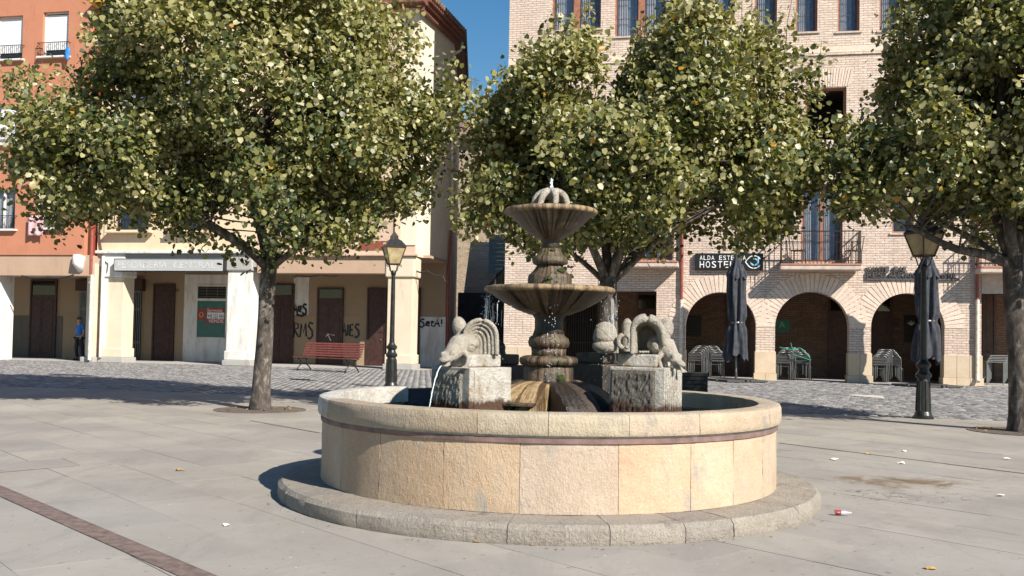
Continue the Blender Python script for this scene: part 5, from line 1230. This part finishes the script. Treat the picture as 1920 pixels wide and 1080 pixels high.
for k in range(12): u = k/11; p = A0.lerp(A1, u); r.tube([(p.x, 44.4, 0.2+A0.z-1.0), p], .02, 5)
r.tube([A0, A1], .03, 6); r.build('bars', 'iron', rl)
fh = thing('far_house', 'brown stone house with tiled roof glimpsed through leaves above the alley', 'building', (0, 62, 0))
MB().box(-6, 6, 0, 8, 0, 14.2).build('wall', 'rubble', fh)
MB().add([(-6.6, -.7, 14.0), (6.6, -.7, 14.0), (6.6, 4, 16.2), (-6.6, 4, 16.2), (6.6, 8.6, 14), (-6.6, 8.6, 14)], [(0, 1, 2, 3), (3, 2, 4, 5), (0, 3, 5), (1, 4, 2), (0, 5, 4, 1)]).build('roof', 'rooftile', fh)
ant = at(884, 240, 63); an = thing('tv_antenna', 'thin tv antenna against the blue sky above the alley', 'antenna', (ant.x, 63, 14.5))
zt2_ = at(884, 143, 63).z-14.5; m_ = MB().tube([(0, 0, 0), (0, 0, zt2_)], .03, 6)
for k in range(6): m_.tube([(-.3, (k-3)*.1, zt2_-.2-k*.08), (.3, (k-3)*.1, zt2_-.2-k*.08)], .012, 4)
m_.tube([(-.5, 0, zt2_-.1), (.5, 0, zt2_-.3)], .02, 5); m_.build('mast', 'alu', an)

# ================================================================== STREET FURNITURE
def lamp(px, py, label, lan_top_px, scale=1.0):
    b = G(px, py); Y = b.y; o = thing('street_lamp', label, 'street lamp', (b.x, b.y, 0), group='cast iron street lamps')
    k = scale
    prof_ = [(0, 0), (.175, 0), (.18, .03), (.15, .06), (.135, .10), (.125, .12), (.118, .40), (.105, .62), (.098, .66), (.13, .69), (.135, .73), (.10, .77), (.085, .82), (.12, .86), (.125, .90), (.085, .94), (.062, .98), (.056, 1.1), (.050, 2.0), (.045, 2.45), (.06, 2.48), (.062, 2.52), (.045, 2.56), (0, 2.56)]
    MB().lathe([(r*k*.95, z*k) for r, z in prof_], 24).build('post', 'iron', o, smooth=False, bevel=0)
    fl = MB()
    for i in range(8): a = 2*PI*i/8; fl.tube([(.122*k*math.cos(a), .122*k*math.sin(a), .13*k), (.103*k*math.cos(a), .103*k*math.sin(a), .62*k)], .012*k, 5)
    fl.build('base_flutes', 'iron', o)
    z0 = 2.70*k; cr = MB()
    for i in range(4):
        a = PI/4+PI/2*i; ca_, sa_ = math.cos(a), math.sin(a); cr.tube([(.04*ca_, .04*sa_, 2.50*k), (.10*ca_*k, .10*sa_*k, 2.56*k), (.12*ca_*k, .12*sa_*k, 2.64*k), (.15*ca_*k, .15*sa_*k, z0)], .011, 6)
        cr.tube([(.15*ca_*k, .15*sa_*k, z0), (.21*ca_*k, .21*sa_*k, z0-.01), (.22*ca_*k, .22*sa_*k, z0-.05), (.19*ca_*k, .19*sa_*k, z0-.05)], .009, 6)
    cr.build('cradle', 'iron', o)
    ln = MB(); b0_, t0 = .115*k, .215*k; h = .37*k; ang = .35
    for s1, s2 in ((-1, -1), (1, -1), (1, 1), (-1, 1)):
        ln.tube([(s1*b0_, s2*b0_, z0), (s1*t0, s2*t0, z0+h)], .014*k, 5)
    for rr, zz in ((b0_, z0), (t0, z0+h)):
        c4 = [(-rr, -rr, zz), (rr, -rr, zz), (rr, rr, zz), (-rr, rr, zz)]
        for i in range(4): ln.tube([c4[i], c4[(i+1) % 4]], .016*k, 5)
    lo_ = ln.build('lantern_frame', 'lamp_brown', o)
    gp = MB()
    c_b = [(-b0_, -b0_), (b0_, -b0_), (b0_, b0_), (-b0_, b0_)]; f_ = t0/b0_
    for i in range(4):
        (x0, y0), (x1, y1) = c_b[i], c_b[(i+1) % 4]
        MB().add([(x0*.97, y0*.97, z0+.01), (x1*.97, y1*.97, z0+.01), (x1*f_*.97, y1*f_*.97, z0+h-.01), (x0*f_*.97, y0*f_*.97, z0+h-.01)], [(0, 1, 2, 3)]).build('glass_pane', 'lamp_glass', lo_)
    rf = MB(); rf.lathe([(t0*1.48, z0+h), (t0*1.5, z0+h+.02), (t0*.9, z0+h+.14*k), (t0*.5, z0+h+.18*k), (t0*.5, z0+h+.24*k), (t0*.25, z0+h+.30*k), (.02, z0+h+.34*k), (.015, z0+h+.42*k)], 4)
    rf.v = [tuple(Matrix.Rotation(PI/4, 3, 'Z') @ Vector(v)) for v in rf.v]; rf.build('lantern_roof', 'iron', o)
    for ch in [c for c in o.children if c.name.startswith('lantern')]: ch.rotation_euler = (0, 0, ang)
    return o
lamp(1731, 785, 'nearer black street lamp standing before the right closed parasol', 0, 1.02)
lamp(733, 727, 'farther black street lamp beside the bench and the corner column', 0, 1.09)
# closed parasols
def parasol(px, Y, ytop, ybot, hw_, label, tie_py):
    b = at(px, 700, Y); o = thing('closed_parasol', label, 'parasol', (b.x, Y, 0), group='closed charcoal parasols before the arcade')
    zt_, zb_ = at(px, ytop, Y).z, at(px, ybot, Y).z; zt3_ = at(px, tie_py, Y).z; H = zt_-zb_
    MB().tube([(0, 0, .05), (0, 0, zt_+.06)], .028, 10).build('pole', 'alu', o)
    MB().ell((0, 0, zt_+.07), (.035, .035, .05)).build('finial', 'iron', o)
    s = hw_*Y/FPX; mb = MB(); nu, nv = 64, 34; vs = []
    for j in range(nv+1):
        v = j/nv; z = zt_-H*v
        tie = (zt_-zt3_)/H
        base = s*(.25+.75*min(1, v/.22)**.7)
        if v > .15 : base *= 1-.22*math.exp(-((v-tie)/.035)**2)
        if .17 < v < .23: base *= 1.12
        if v > tie: base *= .95+.35*(v-tie)/(1-tie)
        for i in range(nu):
            a = 2*PI*i/nu; fold = .22*math.cos(8*a+.8*math.sin(v*5))+.10*math.cos(13*a+v*6)+.08*noise.noise(Vector((math.cos(a)*2, math.sin(a)*2, v*5)))
            r = base*(1+fold*min(1, v*6)); zz = z-(.18*abs(math.sin(4*a+.6)) if j == nv else 0)+(.12*math.cos(3*a) if j == nv else 0)
            vs.append((r*math.cos(a), r*math.sin(a), zz))
    mb.add(vs, [(j*nu+i, j*nu+(i+1) % nu, (j+1)*nu+(i+1) % nu, (j+1)*nu+i) for j in range(nv) for i in range(nu)]); mb.build('canopy', 'parasol', o, smooth=True)
    vl = MB(); vs = []; zv = zt_-H*.17
    for j in range(2):
        for i in range(nu): a = 2*PI*i/nu; r = s*(.75 if j == 0 else 1.12)*(1+.12*math.cos(6*a)); vs.append((r*math.cos(a), r*math.sin(a), zv+.12 if j == 0 else zv-.18-.07*math.cos(6*a)))
    vl.add(vs, [(i, (i+1) % nu, nu+(i+1) % nu, nu+i) for i in range(nu)]); vl.build('top_valance', 'parasol', o, smooth=True)
    MB().lathe([(s*.80, zt3_-.03), (s*.84, zt3_), (s*.80, zt3_+.03)], 24).build('tie_strap', 'alu', o)
    bs = MB(); bs.box(-.72, .72, -.05, .05, 0.012, .08).box(-.05, .05, -.72, -.051, .012, .079).box(-.05, .05, .051, .72, .012, .079); bs.tube([(0, 0, .08), (0, 0, .3)], .04, 10); bo = bs.build('cross_base', 'rattan', o)
    for sx_, sy_ in ((-1, -1), (1, -1), (-1, 1), (1, 1)): MB().box(sx_*.40-.3, sx_*.40+.3, sy_*.40-.3, sy_*.40+.3, .013, .07).build('weight_slab', 'rattan', bo, bevel=.01)
    o.rotation_euler = (0, 0, .3); return o
parasol(1380, 29.9, 478, 664, 15, 'closed charcoal parasol in front of the left arch and hostel sign', 605)
parasol(1738, 28.6, 474, 668, 17, 'closed charcoal parasol half hidden by the nearer street lamp', 602)
# stacks of aluminium chairs: every chair a thing
def chair_parts(root):
    for sx_ in (-.22, .22):
        f = MB().tube([(sx_, -.22, 0), (sx_, -.22, .44), (sx_, .20, .44)], .0125, 7).tube([(sx_*1.05, .25, 0), (sx_, .21, .44), (sx_, .25, .74), (sx_*.93, .262, .81), (sx_*.7, .268, .845), (0, .27, .85)], .0125, 7)
        me = f.mesh('side_frame', True); me.materials.append(M['alu']); link('side_frame', me, root)
    me = MB().box(-.215, .215, -.22, .2, .445, .462).mesh('seat'); me.materials.append(M['rattan']); link('seat', me, root)
    for k in range(3):
        me = MB().box(-.205, .205, .25+.006*k, .262+.006*k, .56+k*.08, .60+k*.08).mesh('back_slat'); me.materials.append(M['rattan']); link('back_slat', me, root)
proto = None
ORD = ['lowest', 'second', 'third', 'fourth', 'fifth', 'sixth', 'seventh', 'eighth']
def stack(px, Y, n, dx, where, rz, grp, dz=.052):
    global proto
    b = at(px, 700, Y); d = Vector((math.cos(RF.a), math.sin(RF.a)))
    for k in range(n):
        w_ = ORD[k] if k < n-1 else 'topmost'
        o = link('stacked_chair', None, None, label=w_+' aluminium chair, counted upwards, in the '+where, category='chair', group=grp)
        q = (k-(n-1)/2)*dx; o.location = (b.x+d.x*q, b.y+d.y*q+k*.012, .012+k*dz); o.rotation_euler = (0, 0, rz+random.uniform(-.08, .08))
        if proto is None: chair_parts(o); proto = o
        else:
            for ch in proto.children: c = ch.copy(); COL.objects.link(c); c.parent = o
def Yf(px, off): p = RF.W(RF.U(px, 640, off)[0], off, 0); return p.y
stack(1309, Yf(1309, .75), 5, .05, 'left stack inside the left arch', RF.a+PI, 'chairs stacked inside the left arch')
stack(1337, Yf(1337, .95), 5, -.045, 'right stack inside the left arch', RF.a+PI+.2, 'chairs stacked inside the left arch')
stack(1473, Yf(1473, .35), 5, .05, 'left stack in the middle arch', RF.a+PI, 'chairs stacked in the middle arch')
stack(1501, Yf(1501, .45), 5, -.05, 'green-strapped right stack in the middle arch', RF.a+PI-.2, 'chairs stacked in the middle arch')
stack(1651, Yf(1651, .45), 5, .045, 'left stack inside the right arch', RF.a+PI+.1, 'chairs stacked inside the right arch')
stack(1672, Yf(1672, .75), 5, -.045, 'right stack inside the right arch', RF.a+PI-.3, 'chairs stacked inside the right arch')
# stacked tables: tall legs, flat tops
def tstack(px, Y, n, where, grp):
    for k in range(n):
        b = at(px, 700, Y); o = thing('stacked_table', (ORD[k] if k < n-1 else 'topmost')+' aluminium terrace table in the nest '+where, 'table', (b.x+k*.055, b.y+k*.05, .012+k*.05), RF.a, group=grp)
        MB().box(-.36, .36, -.36, .36, .72, .745).build('tabletop', 'alu', o, bevel=.01)
        for sx_ in (-1, 1):
            for sy_ in (-1, 1): MB().tube([(sx_*.33, sy_*.33, 0), (sx_*.33, sy_*.33, .72)], .019, 8).build('leg', 'alu', o)
tstack(1866, Yf(1866, .7), 5, 'in the rightmost bay', 'tables nested in the rightmost bay')
ss = thing('green_strap', 'green strap looped round the stacked chairs in the middle arch', 'strap', (0, 0, 0)); p = at(1488, 672, Yf(1486, .0))
MB().tube([p+Vector((-.45, 0, .35)), p+Vector((-.1, -.05, .28)), p+Vector((.2, -.05, .34)), p+Vector((.5, 0, .05)), p+Vector((.55, 0, -.05)), p+Vector((.0, -.05, .12)), p+Vector((-.1, 0, .5))], .013, 6).build('webbing', 'chair_green', ss)
# balcony chairs
for (px, lab) in ((1497, 'dark chair on the left end of the middle balcony'), (1600, 'dark chair on the right end of the middle balcony')):
    x = U(px, 470, -.4)[0]; o = thing('balcony_chair', lab, 'chair', RF.W(x, -.38, ZS+.001), RF.a+(1.2 if px < 1550 else -1.2)); MB().box(-.2, .2, -.2, .2, .42, .45).build('seat', 'rattan', o)
    for sx_ in (-1, 1):
        for sy_ in (-1, 1): MB().tube([(sx_*.18, sy_*.18, 0), (sx_*.18, sy_*.18, .42)], .015, 6).build('leg', 'rattan', o)
    MB().tube([(-.18, .2, .45), (-.18, .27, .88), (.18, .27, .88), (.18, .2, .45)], .015, 6).build('backrest', 'rattan', o)
# bench
b0_ = G(566, 694); b1_ = G(674, 699); mid = (b0_+b1_)/2; ba = math.atan2(b1_.y-b0_.y, b1_.x-b0_.x)+.02
be = thing('park_bench', 'red brown slatted bench with curled iron legs under the graffiti arcade', 'bench', (mid.x-.10, mid.y, 0), ba-.06)
BL = 1.37
for i in range(6): y = -.30+i*.075; MB().box(-BL, BL, y, y+.052, .44-.010*i*(1-i/8), .465-.010*i*(1-i/8)).build('slat', 'bench', be, bevel=.006)
for i in range(6):
    u = i/5; MB().obox((0, .18+.16*u, .52+.40*u), BL, .012, .030, Matrix.Rotation(-.38, 3, 'X')).build('slat', 'bench', be, bevel=.006)
for x in (-BL*.82, BL*.82):
    lg = MB(); lg.tube([(x, -.30, 0), (x, -.26, .1), (x, -.12, .22), (x, -.16, .34), (x, -.28, .42)], .022, 8).tube([(x, .34, 0), (x, .26, .12), (x, .1, .22), (x, .12, .36), (x, .16, .43)], .022, 8)
    lg.tube([(x, -.3, .42), (x, .1, .41), (x, .18, .48), (x, .36, .95)], .02, 8).tube([(x, -.12, .22), (x, .1, .22)], .02, 8); lg.build('leg', 'iron', be, smooth=True)
# litter bin
b = G(-8, 664); bi = thing('litter_bin', 'grey perforated steel litter bin at the far left edge', 'bin', (b.x, b.y, 0))
MB().lathe([(0, .05), (.36, .05), (.40, .95), (.36, .95), (.34, .1), (0, .1)], 24).build('bin_body', 'steel', bi, smooth=False); MB().lathe([(.40, .95), (.44, .97), (.42, 1.14), (.2, 1.2), (0, 1.2)], 24).build('bin_lid', 'sign_black', bi)
MB().tube([(0, 0, 0), (0, 0, .05)], .2, 12).build('foot', 'iron', bi)
# dark slatted planter seen behind the right pedestal
b = G(1301, 744); pl = thing('slatted_planter', 'black slatted box standing behind the basin below the left arch', 'planter', (b.x, b.y, 0), RF.a)
for k in range(6): MB().box(-.3, .3, -.24, -.22, .04+k*.085, .11+k*.085).build('slat', 'sign_black', pl); 
MB().box(-.29, .29, -.215, .24, .02, .54).build('box_body', 'dark', pl)
# yucca tips at left edge
yb = at(-75, 600, 20); yu = thing('yucca_plant', 'spiky green yucca leaves poking in from the left picture edge', 'plant', (yb.x, 20, 0))
MB().tube([(0, 0, 0), (.02, 0, 1.1), (.0, 0, 2.0)], [.09, .07, .05], 10).build('stem', 'bark', yu)
for k in range(44):
    a = random.random()*2*PI; e = random.uniform(-.4, 1.2); L = random.uniform(.6, .9); d = Vector((math.cos(a)*math.cos(e), math.sin(a)*math.cos(e), math.sin(e)))
    p0 = Vector((0, 0, random.uniform(1.8, 2.1))); s_ = d.cross(Vector((0, 0, 1))).normalized(); m_ = MB(); p1 = p0+d*L*.5; p2 = p0+d*L+Vector((0, 0, -.1))
    m_.add([p0-s_*.01, p0+s_*.01, p1+s_*.025, p2, p1-s_*.025, p1+Vector((0, 0, -.012))], [(0, 1, 2, 5), (0, 5, 4), (5, 2, 3), (4, 5, 3)]); m_.build('leaf', 'yucca', yu)

# ================================================================== PERSON (standing in the shade of the orange house arcade)
pf = LF.W(lx(148, 660, 1.2), 1.2, .012); pe = thing('person', 'person in blue t-shirt and dark trousers standing by the folding gate', 'person', pf, LF.a-.35)
def skin(name, verts, edges, radii, mat, root_i=0):
    me = bpy.data.meshes.new(name); me.from_pydata(verts, edges, []); me.update(); me.materials.append(M[mat]); o = link(name, me, pe)
    md = o.modifiers.new('skin', 'SKIN'); md.use_smooth_shade = True; sv_ = me.skin_vertices[0].data
    for i, r in enumerate(radii): sv_[i].radius = r if isinstance(r, tuple) else (r, r); sv_[i].use_root = (i == root_i)
    sb_ = o.modifiers.new('sub', 'SUBSURF'); sb_.levels = 1; sb_.render_levels = 2; return o
J = [(0, 0, .93), (0, .01, 1.12), (0, .0, 1.32), (0, -.01, 1.44), (0, -.03, 1.53), (0, -.04, 1.60), (0, -.03, 1.70),           # 0-6 pelvis..head
     (-.09, 0, .88), (-.11, -.06, .48), (-.11, .0, .09), (-.11, -.13, .035), (.09, 0, .88), (.11, .06, .49), (.11, .12, .09), (.11, .0, .035),
     (-.19, .0, 1.40), (-.24, .03, 1.12), (-.22, -.08, .90), (-.22, -.12, .82), (.19, 0, 1.40), (.25, .02, 1.12), (.22, -.10, .92), (.22, -.14, .84)]
E = [(0, 1), (1, 2), (2, 3), (3, 4), (4, 5), (5, 6), (0, 7), (7, 8), (8, 9), (9, 10), (0, 11), (11, 12), (12, 13), (13, 14), (3, 15), (15, 16), (16, 17), (17, 18), (3, 19), (19, 20), (20, 21), (21, 22)]
RR = [(.14, .10), (.125, .09), (.15, .10), (.08, .07), .052, .085, .075, .085, .058, .04, .035, .085, .058, .04, .035, .05, .04, .03, .03, .05, .04, .03, .03]
skin('body', J, E, RR, 'skin')
skin('t_shirt', [(0, 0, .90), (0, .01, 1.12), (0, 0, 1.32), (0, -.01, 1.43), (-.19, 0, 1.40), (-.23, .02, 1.22), (.19, 0, 1.40), (.24, .02, 1.22)], [(0, 1), (1, 2), (2, 3), (3, 4), (4, 5), (3, 6), (6, 7)], [(.165, .12), (.15, .115), (.175, .125), (.09, .08), .068, .062, .068, .062], 'shirt')
skin('trousers', [(0, 0, .95), (-.09, 0, .86), (-.11, -.06, .48), (-.11, 0, .10), (.09, 0, .86), (.11, .06, .49), (.11, .12, .10)], [(0, 1), (1, 2), (2, 3), (0, 4), (4, 5), (5, 6)], [(.16, .12), .105, .078, .062, .105, .078, .062], 'trousers')
MB().ell((0, -.025, 1.67), (.092, .10, .085)).ell((0, -.11, 1.655), (.07, .07, .012)).build('cap', 'hair', pe, smooth=True)
for sx_, yy in ((-.11, -.07), (.11, .05)): MB().ell((sx_, yy, .035), (.05, .13, .045)).build('shoe', 'trousers', pe, smooth=True)

# ================================================================== LITTER
def scrap(px, py, name, label, cat, mat, s=.035, thick=.006):
    p = G(px, py); o = thing(name, label, cat, (p.x, p.y, .003)); m_ = MB(); n = 7
    ring = [(s*(1+random.uniform(-.4, .4))*math.cos(2*PI*k/n), s*.8*(1+random.uniform(-.4, .4))*math.sin(2*PI*k/n), random.uniform(0, s*.5)) for k in range(n)]
    m_.add([(0, 0, s*.55)]+ring, [(0, k+1, (k+1) % n+1) for k in range(n)]); q = m_.build('crumpled_sheet' if mat == 'paper' else 'blade', mat, o); md = q.modifiers.new('s', 'SOLIDIFY'); md.thickness = .002
for px, py, lab, s in ((1565, 863, 'white paper scrap nearest the basin right of the fountain', .04), (1690, 870, 'cream paper scrap below the expansion strip', .045), (1695, 847, 'small white scrap just above the expansion strip', .03), (1888, 861, 'white scrap near the right edge below the tree pit', .035), (1875, 931, 'flat white scrap at the right edge beside the spill', .035), (425, 986, 'small white scrap left of the step ring', .025)):
    scrap(px, py, 'paper_scrap', lab, 'litter', 'paper', s)
for px, py, lab, s in ((337, 883, 'yellow dry leaf lying alone on the left paving', .04), (893, 1017, 'orange dry leaf at the foot of the step front left', .025), (997, 1022, 'orange dry leaf at the foot of the step front centre', .022), (1628, 852, 'tan dry leaf on the expansion strip', .04), (1745, 1068, 'brown dry leaf on the paving at lower right', .03)):
    scrap(px, py, 'dry_leaf', lab, 'leaf', 'dryleaf', s)
p = G(1578, 967); cp = thing('crushed_bottle', 'crushed clear plastic bottle with red label beside the step', 'bottle', (p.x, p.y, .022), -.2); cp.scale = (.6, .6, .6)
m_ = MB().lathe([(0, -.085), (.03, -.08), (.033, -.03), (.028, 0), (.033, .04), (.02, .075), (.012, .095), (.012, .115), (0, .115)], 12); m_.v = [tuple(Vector((v[2], v[0], v[1]*.75))+noise.noise_vector(Vector(v)*30)*.012) for v in m_.v]; m_.build('bottle_body', 'clearplastic', cp, smooth=True)
m_ = MB().lathe([(.0345, -.075), (.0345, -.01)], 12); m_.v = [tuple(Vector((v[2], v[0], v[1]*.8))+noise.noise_vector(Vector(v)*30)*.012) for v in m_.v]; m_.build('bottle_label', 'red', cp, smooth=True)
lf = MB()
for k in range(40):
    a = random.uniform(-PI*.95, -PI*.05); r = R_ST+random.uniform(.02, .12); q = random.uniform(.006, .015); R = Matrix.Rotation(random.random()*6, 3, 'Z')
    c = Vector((FC.x+r*math.cos(a), FC.y+r*math.sin(a), .004))
    lf.add([c+R @ Vector(p) for p in ((-q, 0, 0), (0, -q*.7, q*.4), (q, 0, .001), (0, q*.7, q*.3))], [(0, 1, 2, 3)])
o = lf.build('leaf_litter', 'deadleaf', kind='stuff'); o['label'] = 'crumbs of brown leaf gathered along the foot of the step ring'; o['category'] = 'leaf litter'
# a pale worn patch of cement on the cobbles
p = G(1628, 743); cpch = thing('cement_patch', 'pale cement repair patch among the cobbles right of the basin', 'patch', (p.x, p.y, 0))
MB().prism([(.36*(1+.25*math.sin(3*k))*math.cos(k), .6*(1+.2*math.cos(2*k))*math.sin(k)) for k in np.linspace(0, 2*PI, 15)[:-1]], .0, .0085).build('cement', 'mortar', cpch)
